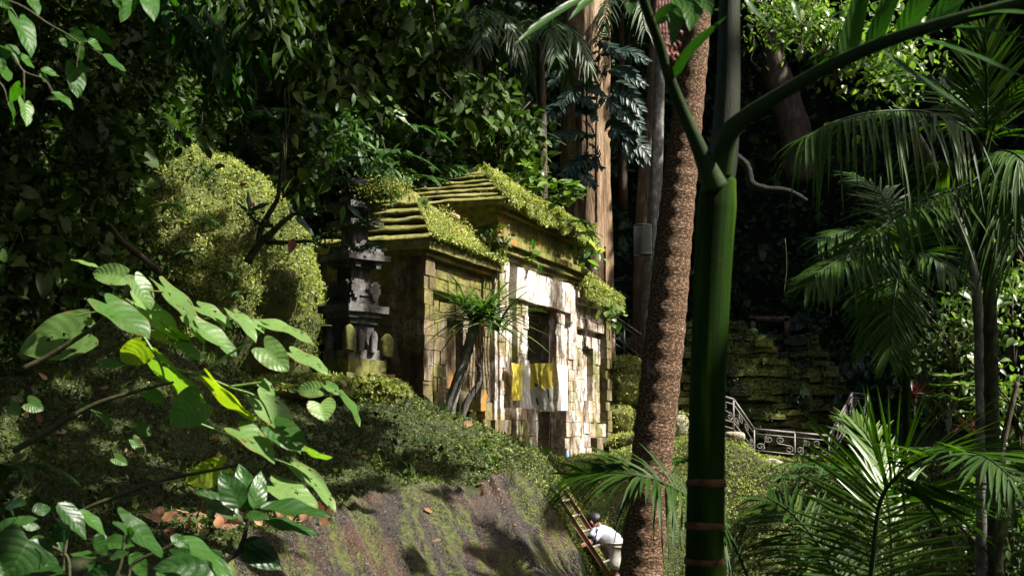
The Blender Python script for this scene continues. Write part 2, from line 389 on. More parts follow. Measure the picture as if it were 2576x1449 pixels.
def palm_green():
    t = NT('green_palm_stem'); p = t.obj(); uv = t.uv()
    c = t.ramp(t.noise(t.map(uv, (5, .9, 1)), 1.0, 4), [(.35, (.0035, .010, .0005)), (.52, (.009, .028, .0007)), (.7, (.045, .08, .0015))])
    c = t.mix(t.ramp(t.noise(t.map(uv, (14, 3, 1)), 1.0, 4), [(.6, 0.0), (.74, .5)]), c, (.012, .012, .004))
    c = t.mix(t.ramp(t.noise(t.map(uv, (9, 24, 1)), 1.0, 5, .7), [(.64, 0.0), (.7, .5)]), c, (.05, .055, .022))
    rg = t.noise(t.map(uv, (.5, 60, 1)), 1.0, 3)
    return t.done(t.bsdf(c, .7, .05, t.bump(t.math('ADD', t.noise(t.map(uv, (40, .6, 1)), 1.0, 3), t.math('MULTIPLY', rg, .3)), .5, .005)))
M['palmgreen'] = palm_green()
M['palmgrey'] = noise_mat('grey_sheath', [(.35, (.005, .009, .003)), (.6, (.02, .026, .008))], 3, (8, 8, .6), rough=.6, bump=.3)
M['ringbrown'] = noise_mat('leaf_scar', [(.35, (.03, .014, .005)), (.65, (.16, .065, .022))], 14, rough=.8)
M['petiole'] = noise_mat('petiole', [(.3, (.008, .02, .004)), (.7, (.025, .045, .008))], 6, rough=.6, spec=.2, bump=.15)
M['fruit'] = noise_mat('flower_stalk', [(.35, (.06, .015, .012)), (.65, (.22, .07, .05))], 15, rough=.5)
def cloth_mat(name, a, b):
    t = NT(name); p = t.obj()
    c = t.ramp(t.noise(p, 3.0, 5, .6), [(.3, a), (.7, b)])
    d = t.bsdf(c, .85, .15, t.bump(t.noise(t.map(p, (6, 6, 1.2)), 1.0, 3), .5, .03))
    tr = t.t.nodes.new('ShaderNodeBsdfTranslucent'); t.set(tr.inputs[0], c)
    mx = t.t.nodes.new('ShaderNodeMixShader'); mx.inputs[0].default_value = .3
    t.t.links.new(d, mx.inputs[1]); t.t.links.new(tr.outputs[0], mx.inputs[2]); return t.done(mx.outputs[0])
M['yellow'] = cloth_mat('yellow_cloth', (.5, .42, .05), (.78, .68, .14))
M['white'] = cloth_mat('white_cloth', (.5, .49, .44), (.78, .76, .72))
M['shirt'] = cloth_mat('white_shirt', (.40, .42, .47), (.58, .6, .65))
def spotted():
    t = NT('spotted_fabric'); p = t.obj()
    c = t.ramp(t.noise(p, 2, 2), [(.3, (.38, .36, .31)), (.7, (.5, .48, .43))])
    v = t.n('ShaderNodeTexVoronoi', Vector=p, Scale=26.0).outputs[0]
    c = t.mix(t.ramp(v, [(.22, .75), (.32, 0.0)]), c, (.22, .17, .1))
    return t.done(t.bsdf(c, .85, .15))
M['shorts'] = spotted()
M['navy'] = noise_mat('navy_trim', [(.3, (.006, .007, .02)), (.7, (.012, .014, .04))], 8)
M['skin'] = noise_mat('skin', [(.3, (.16, .075, .045)), (.7, (.22, .11, .07))], 10, rough=.5, bump=.1)
M['hair'] = noise_mat('black_hair', [(.3, (.006, .006, .007)), (.7, (.015, .015, .018))], 40, rough=.5, spec=.4)
M['ladder'] = noise_mat('rusty_ladder', [(.3, (.16, .075, .04)), (.6, (.3, .16, .1)), (.8, (.36, .26, .2))], 5, rough=.6, bump=.2, bd=.005)
M['alu'] = noise_mat('dull_aluminium', [(.3, (.16, .15, .14)), (.7, (.28, .27, .25))], 12, rough=.45, metal=.5, bump=.1, bd=.003)
M['net'] = noise_mat('grey_netting', [(.3, (.008, .012, .011)), (.7, (.02, .026, .025))], 30, rough=.7)
M['bulb'] = noise_mat('white_bulb', [(.3, (.6, .62, .66)), (.7, (.75, .76, .8))], 5, rough=.25, spec=.5, bump=0)
M['bottle'] = noise_mat('blue_plastic', [(.3, (.12, .25, .5)), (.7, (.3, .45, .65))], 12, rough=.2, spec=.6, bump=.2, bd=.005)
M['black'] = noise_mat('dark_timber', [(.3, (.012, .010, .008)), (.7, (.035, .028, .02))], 8)
M['boulder'] = stone_mat('pale_boulder', (.4, .38, .33), (.28, .25, .19), (.14, .12, .08), .3, .0, .5, brick=False)
# ------------------------------------------------------------------ terrain
ctrl = []
for x, y, d in [(740,1000,18),(850,982,18.5),(1000,985,18.3),(1060,1013,18.7),(1110,1040,18.3),(1180,1068,18.2),(1240,1098,18.2),(1290,1150,18),
    (600,1150,14.9),(900,1150,15.9),(1100,1140,16.7),(200,1100,13.6),(0,1080,13.1),(0,1260,11.9),(200,1290,12),(400,1318,12.3),(650,1320,12.9),(850,1288,13.7),
    (1050,1233,14.9),(1270,1198,16.4),(0,880,14.6),(250,920,15.1),(450,960,15.9),(600,985,16.7),(400,1342,11.6),(650,1347,12.1),(830,1327,12.9),
    (700,1400,11.8),(700,1470,11.5),(1000,1460,12.5),(1000,1340,13.4),(1250,1320,15),(1250,1460,14),(1400,1460,14.6),(1410,1300,15.9),(1390,1225,16.8),
    (1400,1175,18.5),(1500,1160,20),(1600,1138,21.6),(1700,1115,21.5),(1845,1118,21),(1890,1172,20.5),(2000,1190,20),(2015,1260,19.5),
    (1850,1300,19.5),(1850,1460,18.0),(1950,1400,18.5),(1760,1300,19.8),(1760,1460,18.2),(2080,1450,17.8),(2150,1200,20.5),(1405,1390,15.5),(1442,1318,17.0),(1475,1385,17.0),(1512,1449,17.0),(1470,1449,16.6),(1900,1172,23),(2000,1205,23),(2100,1215,24.5),(1850,1125,23),(1960,1195,21.2),(1780,1105,23.5)]:
    ctrl.append(at(x, y, d))
ctrl += [np.array(p, float) for p in [(-3.5,20,.75),(-1.5,20.6,.45),(0,21.2,-.58),(-.75,21,.0),(.9,22,-.64),(1.5,24,-.62),(.1,19.5,-.48),(.5,20.2,-.6),(3,27,-.5),(2.6,24,-.58),(1.1,20.6,-.62),(3.6,30,-.4),(5,28,-.4),
    (1.35,17,-2.25),(1.6,18,-2.2),(2.5,17,-2.4),(3.3,17.2,-2.6),(1.6,15.3,-2.6),(4,16.4,-3.2),(5,16.8,-3.4),(-5,5,-2.4),(0,5,-2.6),(5,5,-3),(-4,9.8,-1.25),(-2.6,8,-1.7),(0,10,-1.9),(2,12,-2.7),(5,10,-3.6),
    (8,15,-4),(11,20,-3),(-7,14,1.4),(-8,18,3.5),(5,27,-.5),(7,30,-.65),(9,30,-.7),(12,28,-.8),(7,25,-1),(9,24,-2),(12,24,-2),(6,33,-.4),(4,36,0),(10,38,0),(0,33,0),(-3,28,1.2),(-5,25,1.6),(-9,9,-.6),(-9,5,-2),(13,38,0),(13,8,-4)]]
ctrl = np.array(ctrl)
def kern(r): return np.sqrt(r * r + .45)
_n = len(ctrl); _d = np.linalg.norm(ctrl[:, None, :2] - ctrl[None, :, :2], axis=2)
_A = np.zeros((_n + 3, _n + 3)); _A[:_n, :_n] = kern(_d) + 0.0 * np.eye(_n); _A[:_n, _n] = 1; _A[:_n, _n + 1:] = ctrl[:, :2]; _A[_n:, :_n] = _A[:_n, _n:].T
_w = np.linalg.solve(_A, np.concatenate([ctrl[:, 2], np.zeros(3)]))
def height(XY):
    XY = np.asarray(XY, float); sh = XY.shape[:-1]; Q = XY.reshape(-1, 2); z = np.zeros(len(Q))
    for k in range(0, len(Q), 20000):
        q = Q[k:k + 20000]
        z[k:k + 20000] = kern(np.linalg.norm(q[:, None] - ctrl[None, :, :2], axis=2)) @ _w[:_n] + _w[_n] + q @ _w[_n + 1:]
    P3 = np.concatenate([Q, np.zeros((len(Q), 1))], 1)
    z += .10 * fbm(P3 * 1.1, 4, 3) + .03 * fbm(P3 * 5, 2, 9)
    return z.reshape(sh)
ROCKPOLY = [(620,1352),(760,1335),(860,1278),(960,1246),(1050,1226),(1180,1224),(1275,1196),(1330,1215),(1400,1300),(1470,1420),(1480,1600),(500,1600),(560,1420)]
xs = np.linspace(-14, 16, 240); ys = np.linspace(2.5, 44, 300)
gx, gy = np.meshgrid(xs, ys, indexing='ij')
gz = height(np.stack([gx, gy], -1))
TV = np.stack([gx, gy, gz], -1).reshape(-1, 3); TQ = grid_faces(len(xs), len(ys))
# the ground runs on flat to the horizon beyond the modelled glade
mb = MB(); mb.add(TV, TQ)
o = mb.obj('ground', M['soil']); tag(o, kind='structure')
mb = MB(); rr = 600
ring = []
edge = [(-14, 2.5), (16, 2.5), (16, 44), (-14, 44)]
V = np.array([(-rr, -rr, -4.5), (rr, -rr, -4.5), (rr, rr, -4.5), (-rr, rr, -4.5)], float)
mb.add(V, np.array([[0, 1, 2, 3]])); o = mb.obj('land', M['soil']); tag(o, kind='structure')

# rock slope: the bare wet face, a finer sheet laid over the ground
xs2 = np.linspace(-4, 1.6, 190); ys2 = np.linspace(10.6, 18.5, 250)
gx2, gy2 = np.meshgrid(xs2, ys2, indexing='ij'); h2 = height(np.stack([gx2, gy2], -1))
P = np.stack([gx2, gy2, h2], -1)
px, py = proj(P)
flow = np.stack([(px - .42 * py) / 70, py / 110, np.zeros_like(px)], -1)
h2 = h2 + .035 + .07 * fbm(flow, 3, 21) + .09 * np.abs(fbm(flow * np.array([2.2, .6, 1]), 3, 23)) + .018 * fbm(P * 9, 3, 5)
P[..., 2] = h2
wob = 12 * fbm(P * 2, 3, 8)
ins = inpoly(px + wob, py + wob, ROCKPOLY).ravel()
RV = P.reshape(-1, 3); RQ = grid_faces(190, 250); RQ = RQ[ins[RQ].all(1)]
mb = MB(); mb.add(RV, RQ, np.stack([((px - .42 * py) / 60).ravel(), (py / 60).ravel()], 1))
o = mb.obj('rock_slope', M['rock']); tag(o, kind='structure')

# mossy mound
MC = at(325, 770, 20.3); MR = np.array([3.02, 2.4, 2.70])
th = np.linspace(0, 2 * np.pi, 150); ph = np.linspace(-.5, np.pi / 2, 80)
T_, P_ = np.meshgrid(th, ph, indexing='ij')
dirs = np.stack([np.cos(T_) * np.cos(P_), np.sin(T_) * np.cos(P_), np.sin(P_)], -1)
MV = MC + dirs * MR * (1 + .055 * fbm(dirs * 2.6, 4, 31) + .02 * fbm(dirs * 9, 4, 33) + .012 * fbm(dirs * 22, 3, 35))[..., None]
MV = MV.reshape(-1, 3); MQ = grid_faces(150, 80)
mb = MB(); mb.add(MV, MQ); o = mb.obj('mound', M['mosssoil']); tag(o, kind='structure')

# steep forest slope all round the back
cx = np.array([-700, -300, 0, 250, 450, 700, 900, 1100, 1400, 1800, 2200, 2600, 3000, 3400])
cd = np.array([9, 12, 14.2, 16.5, 20.5, 25, 28, 32, 38, 43, 42, 38, 32, 26])
nx, nz = 220, 110
ax_ = np.linspace(-700, 3400, nx); d0 = np.interp(ax_, cx, cd)
d0 = np.convolve(np.pad(d0, 8, mode='edge'), np.ones(17) / 17, 'valid')
zz = np.linspace(-4, 26, nz)
A_, Z_ = np.meshgrid(np.arange(nx), zz, indexing='ij')
Y_ = d0[A_.astype(int)] + .28 * np.maximum(Z_, 0) ** 1.02
X_ = (ax_[A_.astype(int)] - CX) / F * d0[A_.astype(int)] * 1.03
P = np.stack([X_, Y_, Z_], -1)
P[..., 1] += 1.1 * fbm(P * .35, 4, 41) + .25 * fbm(P * 1.6, 3, 43)
HV = P.reshape(-1, 3); HQ = grid_faces(nx, nz)
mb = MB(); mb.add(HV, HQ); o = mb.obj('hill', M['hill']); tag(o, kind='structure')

def clumpdens(P, sc_, lo, hi, seed=0):
    return np.clip((fbm(P * sc_, 3, seed) - lo) / (hi - lo), 0, 1)
def cover(name, mat, V, Q, n, size, geo=DIAMOND, mask=None, lift=.02, up=.5, kind='stuff', w=None, clump=None, seed=0, label=None, cat=None, mb=None):
    """leaflets sprouting from a surface, thick and thin by clumps"""
    P, N = sample_surface(V, Q, n, w)
    N = np.where((N[:, 2:3] < -.05), -N, N)
    keep = np.ones(n, bool)
    if mask is not None: keep &= mask(P)
    if clump: keep &= R.random(n) < .25 + .75 * clumpdens(P, clump[0], clump[1], clump[2], seed)
    P, N = P[keep], N[keep]; n = len(P)
    L = fbm(P * 6, 2, seed + 3) + (1.2 if seed == 1 else .3) * np.clip(fbm(P * 2.2, 3, seed + 4), 0, 1)
    P = P + N * (lift * (1 + 2.0 * R.random((n, 1)) + 1.2 * L[:, None]))
    nrm = norm(N * .5 + np.array([0, 0, up]) + .75 * R.normal(size=(n, 3)))
    D = norm(R.normal(size=(n, 3)) + .3 * N - np.array([0, 0, .3]))
    S = size * np.exp(.35 * R.normal(size=n))
    rn = np.clip(.5 + (.13 if mat == 'moss' else .28) * R.normal(size=n) + .7 * fbm(P * 1.3, 4, seed + 6), 0, 1)
    own = mb is None
    if own: mb = MB()
    scatter(mb, geo, P, D, nrm, S, rn)
    if not own: return
    o = mb.obj(name, M[mat] if isinstance(mat, str) else mat)
    return tag(o, label, cat, kind=kind)

# moss on the mound
cover('moss', 'moss', MV, MQ, 190000, .032, mask=lambda P: P[:, 0] > -7.6, clump=(2.2, -.6, .05), label='bright green moss blanket over the rounded mound', cat='moss', w=None, seed=1, lift=.025)
cover('ground_cover', 'cover', MV, MQ, 9000, .062, geo=HEX, mask=lambda P: P[:, 0] > -7, clump=(1.6, .02, .3), lift=.05, seed=3, label='scattered small weeds rooted in the mossy mound', cat='ground cover')
# ground cover on the slope, plateau and bank
def m_slope(P):
    x, y = proj(P)
    return (x > -150) & (x < 1420) & (y > 820) & (y < 1420) & (P[:, 1] < 19.6) & ~inpoly(x, y, ROCKPOLY)
tw = np.ones(len(TQ)); tc = TV[TQ].mean(1); tpx, tpy = proj(tc)
tw = ((tc[:, 1] > 11) & (tc[:, 1] < 23) & (tpx > -200) & (tpx < 2300)).astype(float)
cover('ground_cover', 'cover', TV, TQ, 270000, .030, geo=HEX, mask=m_slope, w=tw, clump=(1.3, -.7, .15), seed=11, lift=.015, label='low leafy weeds and moss covering the shaded slope', cat='ground cover')
def m_top(P):
    x, y = proj(P)
    return ((x > 1040) & (x < 1420) & (y > 1000) & (y < 1290) & (P[:, 1] < 19.6) & (fbm(P * 1.6, 3, 77) > -.25 + (1200 - x) / 900) & ~inpoly(x, y + 8, ROCKPOLY))
cover('moss', 'moss', TV, TQ, 170000, .024, mask=m_top, w=tw, seed=15, lift=.014, label='sunlit moss and small leaves on the bank before the gateway', cat='moss')
tw2 = ((tc[:, 1] > 14.5) & (tc[:, 1] < 34) & (tpx > 1280) & (tpx < 2300)).astype(float)
def m_bank(P):
    x, y = proj(P); return (x > 1395) & (x < 2350) & (P[:, 1] > 14.6) & ~inpoly(x, y, ROCKPOLY)
cover('moss', 'moss', TV, TQ, 320000, .027, mask=m_bank, w=tw2, clump=(2.2, -.55, .1), seed=19, lift=.018, label='sunlit moss hanging over the bank below the iron railing', cat='moss')

# creepers and leaves on the hill
hc = HV[HQ].mean(1); hx, hy = proj(hc)
vis = ((hx > -250) & (hx < 2800) & (hy > -150) & (hy < 1250)).astype(float)
wl = vis * (hx < 640); wr = vis * (hx >= 520) * np.maximum(.3, 1)
OV = leaf_geo(1, .62, 'ovate', 5, 3, .18, .25, 0)
HE = leaf_geo(1, .85, 'heart', 6, 5, .12, .3, .01)
cover('ivy', 'ivy', HV, HQ, 80000, .085, geo=HEX, w=wl, lift=.12, up=.35, clump=(.5, -.45, .25), seed=21, label='dark creeper leaves hanging over the left hillside', cat='ivy')
cover('ivy', 'ivy', HV, HQ, 14000, .12, geo=HE, w=wl, lift=.15, up=.2, clump=(.4, -.4, .3), seed=25, label='heart shaped creeper leaves among the ivy on the left hillside', cat='ivy')
def m_left(P): return P[:, 0] < -4.2
cover('ivy', 'ivy', MV, MQ, 40000, .07, geo=HEX, mask=lambda P: (P[:, 0] + .45 * (P[:, 2] - 2.6) < -4.75 + 1.6 * fbm(P * 1.3, 3, 5)), lift=.07, up=.3, seed=27, label='small creeper leaves over the shaded side of the mound', cat='ivy')
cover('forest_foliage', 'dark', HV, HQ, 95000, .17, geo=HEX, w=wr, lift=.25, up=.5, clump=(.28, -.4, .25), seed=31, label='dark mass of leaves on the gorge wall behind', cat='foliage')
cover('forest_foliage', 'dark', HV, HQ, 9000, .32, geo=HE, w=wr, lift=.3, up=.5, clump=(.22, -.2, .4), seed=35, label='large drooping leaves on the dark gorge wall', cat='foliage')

# sun reaches the right flank and top of the mound
mx_, my_ = proj(MV); mn = norm((MV - MC) / MR)
sel = inpoly(mx_, my_, [(400, 335), (470, 345), (580, 385), (660, 450), (760, 540), (815, 620), (815, 720), (740, 745), (690, 700), (650, 590), (600, 500), (480, 480), (395, 440)]) & ((mn * norm(-MV)).sum(1) > -.1)
for k in R.permutation(np.where(sel)[0])[:90]: LITX.append((MV[k], .20))
mx_, my_ = proj(RV); k = np.where(ins & (mx_ > 500) & (my_ < 1460) & (fbm(np.stack([(mx_ - .42 * my_) / 120, my_ / 420, 0 * mx_], 1), 3, 55) > .02))[0]
for q in R.permutation(k)[:70]: LITX.append((RV[q], .0))

tx_, ty_ = proj(TV); k = np.where(inpoly(tx_, ty_, [(1700, 1070), (1850, 1085), (1905, 1140), (2010, 1185), (2040, 1260), (2010, 1480), (1700, 1480)]) & (TV[:, 1] > 17.5) & (TV[:, 1] < 23))[0]
for q in R.permutation(k)[:130]: LITX.append((TV[q], .34))
k = np.where((tx_ > 0) & (tx_ < 1280) & (ty_ > 880) & (ty_ < 1280) & (TV[:, 1] > 11) & (TV[:, 1] < 19))[0]
for q in R.permutation(k)[:90]: LITX.append((TV[q], R.uniform(-.27, -.12)))
k = np.where(inpoly(tx_, ty_, [(980, 1000), (1120, 1040), (1300, 1160), (1400, 1240), (1380, 1280), (1250, 1200), (1100, 1150), (1000, 1060)]) & (TV[:, 1] > 15) & (TV[:, 1] < 19.3))[0]
for q in R.permutation(k)[:60]: LITX.append((TV[q], .05))

k = np.where((hx > 300) & (hx < 2560) & (hy > 20) & (hy < 1000))[0]
for q in R.permutation(k)[:130]: LITX.append((hc[q] + norm(-hc[q]) * .4, R.uniform(-.28, -.08)))
k = np.where((hx > 1830) & (hx < 2560) & (hy > 60) & (hy < 1000))[0]
for q in R.permutation(k)[:130]: LITX.append((hc[q] + norm(-hc[q]) * .4, R.uniform(-.26, .0)))
# taller weeds and grass among the low cover
def m_slope2(P): return m_slope(P) & (fbm(P * 1.4, 3, 71) > .02)
cover('ground_cover', 'ivy', TV, TQ, 8000, .06, geo=HE, mask=m_slope2, w=tw, seed=61, lift=.05, up=.6, label='round leaved weeds standing above the low cover on the slope', cat='ground cover')
GS = leaf_geo(1, .09, 'strap', 5, 3, .3, .5, 0)
def grass(V, Q, n, size, mask, w, label):
    P, N = sample_surface(V, Q, n, w); k = mask(P); P, N = P[k], N[k]; n = len(P)
    D = norm(N * .6 + np.array([0, 0, .5]) + .55 * R.normal(size=(n, 3))); mb = MB(); scatter(mb, GS, P, D, norm(R.normal(size=(n, 3)) + [0, -.6, .5]), size * np.exp(.4 * R.normal(size=n)), np.clip(R.normal(.5, .25, n), 0, 1))
    tag(mb.obj('grass', M['cover']), label, 'grass', kind='stuff')
grass(TV, TQ, 22000, .10, lambda P: m_slope(P) & (fbm(P * 1.1, 3, 83) > .05), tw, 'sparse grass blades on the weedy slope')
grass(MV, MQ, 16000, .10, lambda P: (P[:, 0] > -7) & (fbm(P * 1.5, 3, 85) > .0), None, 'short grass blades on the mossy mound')
grass(TV, TQ, 30000, .12, lambda P: m_bank(P) & (P[:, 1] < 20.5) & (P[:, 0] > 2.4) & (fbm(P * 1.1, 3, 87) > -.05), tw2, 'grass blades hanging on the bank below the railing')

def m_right(P):
    x, y = proj(P); return (x > 2000) & (x < 2750) & (P[:, 1] > 11)
tw3 = ((tc[:, 1] > 10) & (tc[:, 1] < 30) & (tpx > 1950) & (tpx < 2800)).astype(float)
cover('ground_cover', 'cover', TV, TQ, 60000, .085, geo=HEX, mask=m_right, w=tw3, clump=(.8, -.7, .1), seed=91, lift=.06, label='leafy weeds on the slope under the right hand palms', cat='ground cover')
# ------------------------------------------------------------------ the stone gateway
GP = np.array([-1.38, 20.0, 0.0]); GA = rad(69)
gate = empty('stone_gateway', GP + np.array([0, 0, -.4]), GA, 'mossy old stone temple gateway with stepped roofs standing behind the mound', 'gateway')
GZ = -(-.4)
GR = rotz(GA)
def gw(u, y, z): return GP + GR @ np.array([u, y, z])     # gate coordinates to world: u along the facade, y into the building
class GMB(MB):
    def obj(s, name, mat, parent=None, smooth=False):
        s.V = [v + np.array([0, 0, .4]) for v in s.V]     # the Empty stands 0.4 m lower
        return MB.obj(s, name, mat, parent or gate, smooth)
BX = lambda m, lo, hi, seed=0, jit=.022, cell=.14: box(m, lo, hi, cell, jit, seed)
# left wing
mb = GMB(); BX(mb, (0.01, .24, -.8), (2.95, 1.75, 2.86), 1); mb.obj('wall', M['mossy'])
def masonry(name, lo, hi, s, mat, bw=.46, bh=.225, jit=.016, depth=.13):
    """front (and left) skin of separate courses of worn blocks with real open joints over a core"""
    mb = GMB(); lo = np.array(lo, float); hi = np.array(hi, float)
    BX(mb, lo + [.03, .035, 0], hi - [.03, 0, .01], s, .01)
    rg = random.Random(s); z = max(lo[2], -.75); row = 0
    while z < hi[2] - .03:
        h = min(bh * rg.uniform(.85, 1.15), hi[2] - z)
        if hi[2] - z - h < .08: h = hi[2] - z
        x = lo[0]; first = True
        while x < hi[0] - .02:
            w = bw * rg.uniform(.6, 1.25) * (.5 if first and row % 2 else 1); first = False
            if hi[0] - x - w < .12: w = hi[0] - x
            o = rg.uniform(-.016, .012) + (.05 if rg.random() < .035 else 0)
            g = rg.uniform(.003, .009)
            box(mb, (x + g, lo[1] + o, z + g), (x + w - g * .4, lo[1] + depth, z + h), .09, jit, s + row * 7 + int(x * 31))
            x += w
        z += h; row += 1
    return mb.obj(name, M[mat])
def one(name, lo, hi, s, mat, jit=.022, cell=.14):
    mb = GMB(); BX(mb, lo, hi, s, jit, cell); return mb.obj(name, M[mat])
masonry('pilaster', (0, 0, -.8), (.36, .5, 2.84), 2, 'mossy'); masonry('pilaster', (2.5, .02, -.8), (2.9, .5, 2.84), 3, 'mossy')
masonry('wall_band', (.36, .06, 2.35), (2.5, .3, 2.83), 4, 'mossy'); masonry('plinth', (.36, .05, -.8), (2.5, .3, .45), 5, 'mossy')
mb = GMB()
for k, (lo, hi) in enumerate([((.6, .1, .47), (1.1, .3, 2.2)), ((1.8, .1, .47), (2.3, .3, 2.2)), ((1.09, .1, 1.95), (1.81, .3, 2.2)), ((1.09, .1, .47), (1.81, .3, .8))]): masonry('wall_panel', lo, hi, 600 + k, 'mossy')
# right wing
mb = GMB(); BX(mb, (7.3, .24, -.8), (10.25, 2.3, 2.86), 11); mb.obj('wall', M['pale'])
masonry('pilaster', (9.9, 0, -.8), (10.26, .5, 2.84), 12, 'mossy'); masonry('pilaster', (7.35, .02, -.8), (7.75, .5, 2.84), 13, 'pale')
masonry('wall_band', (7.75, .06, 2.35), (9.9, .3, 2.83), 14, 'pale'); masonry('plinth', (7.75, .05, -.8), (9.9, .3, .3), 15, 'pale')
mb = GMB()
for k, (lo, hi) in enumerate([((7.95, .1, .32), (8.45, .3, 2.2)), ((9.15, .1, .32), (9.65, .3, 2.2)), ((8.44, .1, 1.95), (9.16, .3, 2.2)), ((8.44, .1, .32), (9.16, .3, .8))]): masonry('wall_panel', lo, hi, 620 + k, 'pale')
# centre
mb = GMB()
BX(mb, (2.85, -.06, -.8), (4.3, 2.5, 3.24), 21); BX(mb, (5.92, -.06, -.8), (7.42, 2.5, 3.24), 22)
BX(mb, (4.29, -.05, 2.5), (5.93, 2.5, 3.24), 23); BX(mb, (4.29, 1.9, -.8), (5.93, 2.48, 2.52), 24)
mb.obj('wall', M['pale'])
mb = GMB(); BX(mb, (4.28, -.1, -.8), (5.94, 1.92, -.28), 25); BX(mb, (4.3, .25, -.8), (5.92, 1.92, 0.02), 26); mb.obj('door_step', M['mossy'])
mb = GMB(); BX(mb, (5.865, -.02, -.3), (5.95, 1.88, 2.5), 27); mb.obj('door_reveal', M['reveal'])  # thin lining added over the wall, doorway shade put into its colour
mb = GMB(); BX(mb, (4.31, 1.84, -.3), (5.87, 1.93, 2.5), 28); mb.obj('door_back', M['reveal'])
for (a, b, y0, s) in ((2.98, 3.42, -.1, 31), (3.72, 4.31, -.15, 32), (5.91, 6.42, -.15, 33), (6.85, 7.3, -.1, 34)):
    masonry('door_jamb' if s in (32, 33) else 'pilaster', (a, y0, -.2), (b, .1, 2.56 if s in (32, 33) else 3.2), s, 'pale')
mb = GMB(); BX(mb, (3.56, -.22, 2.52), (6.72, .1, 3.1), 35, .035, .12); mb.obj('lintel', M['lintel'])
mb = GMB(); BX(mb, (6.72, -.19, 2.35), (7.0, .1, 3.05), 36, .035, .12); mb.obj('lintel_end', M['lintel'])
for (a, b, y0, s, m) in ((3.2, 4.33, -.34, 41, 'pale'), (5.89, 7.12, -.34, 42, 'pale'), (2.45, 3.18, -.24, 43, 'mossy'), (7.14, 7.9, -.24, 44, 'pale')):
    masonry('pedestal', (a, y0, -.9), (b, .1, .52 if s < 43 else .3), s, m, .5, .27, .02, .3)
# mouldings
def moulding(u0, u1, y0, y1, slabs, mat, s):
    mb = GMB()
    for k, (z0, z1, ov) in enumerate(slabs): BX(mb, (u0 - ov, y0 - ov, z0), (u1 + ov, y1 + ov, z1), s + k, .018)
    mb.obj('cornice', M[mat])
moulding(0, 2.84, 0, 1.75, [(2.84, 2.93, .07), (2.925, 3.1, .17)], 'frieze', 50)
moulding(7.44, 10.26, 0, 2.3, [(2.84, 2.93, .07), (2.925, 3.1, .17)], 'pale', 55)
moulding(2.85, 7.42, -.08, 2.5, [(3.2, 3.3, .06), (3.295, 3.42, .15), (3.415, 3.52, .24)], 'frieze', 60)
mb = GMB(); BX(mb, (2.8, -.13, 3.5), (7.47, 2.56, 4.02), 65); mb.obj('frieze', M['frieze'])
moulding(2.85, 7.42, -.08, 2.5, [(4.0, 4.1, .16), (4.09, 4.2, .28)], 'frieze', 70)
def roof(u0, u1, y0, y1, z0, z1, n, ov, s, name='roof'):
    """stacked hipped courses: each a slab with a steep sloping face over a narrow recess"""
    mb = GMB(); cu, cy = (u0 + u1) / 2, (y0 + y1) / 2; hu, hy = (u1 - u0) / 2 + ov, (y1 - y0) / 2 + ov
    H = (z1 - z0) / n; rv = random.random
    for k in range(n):
        f0, f1 = 1 - k / n, 1 - (k + .42) / n
        za, zb = z0 + k * H, z0 + k * H + H * .44
        zc = z0 + (k + 1) * H
        rings = []
        fn = max(1 - (k + 1) / n - .14, .02)
        lv = [(fn * 1.0, za - .03), (f0, za), (f0 * .995, za + H * .1), (f1, zb), (fn, zb + .004)]
        if k == n - 1: lv = [(.05, za - .03), (f0, za), (f0 * .99, za + H * .1), (.02, zc + .06)]
        m = 26
        per = []
        for (f, z) in lv:
            a, b = hu * f, hy * f
            t = np.linspace(-1, 1, m, endpoint=False)
            q = np.concatenate([np.stack([t * a, np.full(m, -b)], 1), np.stack([np.full(m, a), t * b], 1), np.stack([-t * a, np.full(m, b)], 1), np.stack([np.full(m, -a), -t * b], 1)])
            V = np.concatenate([q + [cu, cy], np.full((len(q), 1), z)], 1)
            jit = .03 if f > .1 else .01
            for c in range(3): V[:, c] += jit * fbm(V * 2.7 + 7 * c, 3, s + k + c) * (1.4 if c == 2 else 1)
            per.append(V)
        L = 4 * m; V = np.concatenate(per)
        i, j = np.meshgrid(np.arange(len(lv) - 1), np.arange(L), indexing='ij'); i = i.ravel(); j = j.ravel(); j2 = (j + 1) % L
        mb.add(V, np.stack([i * L + j, i * L + j2, (i + 1) * L + j2, (i + 1) * L + j], 1), V[:, :2], random.random())
    return mb.obj(name, M['tier'])
roof(0, 2.84, 0, 1.75, 3.1, 4.12, 5, .2, 80)
roof(7.44, 10.26, 0, 2.3, 3.1, 4.12, 5, .2, 85)
roof(2.85, 7.42, -.08, 2.5, 4.2, 5.32, 7, .3, 90)
# loose and broken blocks along the base of the left wing and beside the right pedestal
for k, (u, y, z, a, b, c) in enumerate([(1.5, -.15, .2, .3, .2, .22), (1.9, -.22, .1, .35, .2, .2), (2.3, -.1, .38, .28, .18, .2), (1.2, -.1, .55, .26, .15, .2), (2.1, -.12, .62, .3, .14, .18), (7.95, -.35, -.3, .45, .35, .3), (8.6, -.3, -.35, .4, .3, .35), (9.3, -.22, -.3, .5, .25, .3)]):
    one('masonry_block', (u, y, z - .15), (u + a, y + b + .2, z + c), 100 + k, 'mossy', .04, .08)

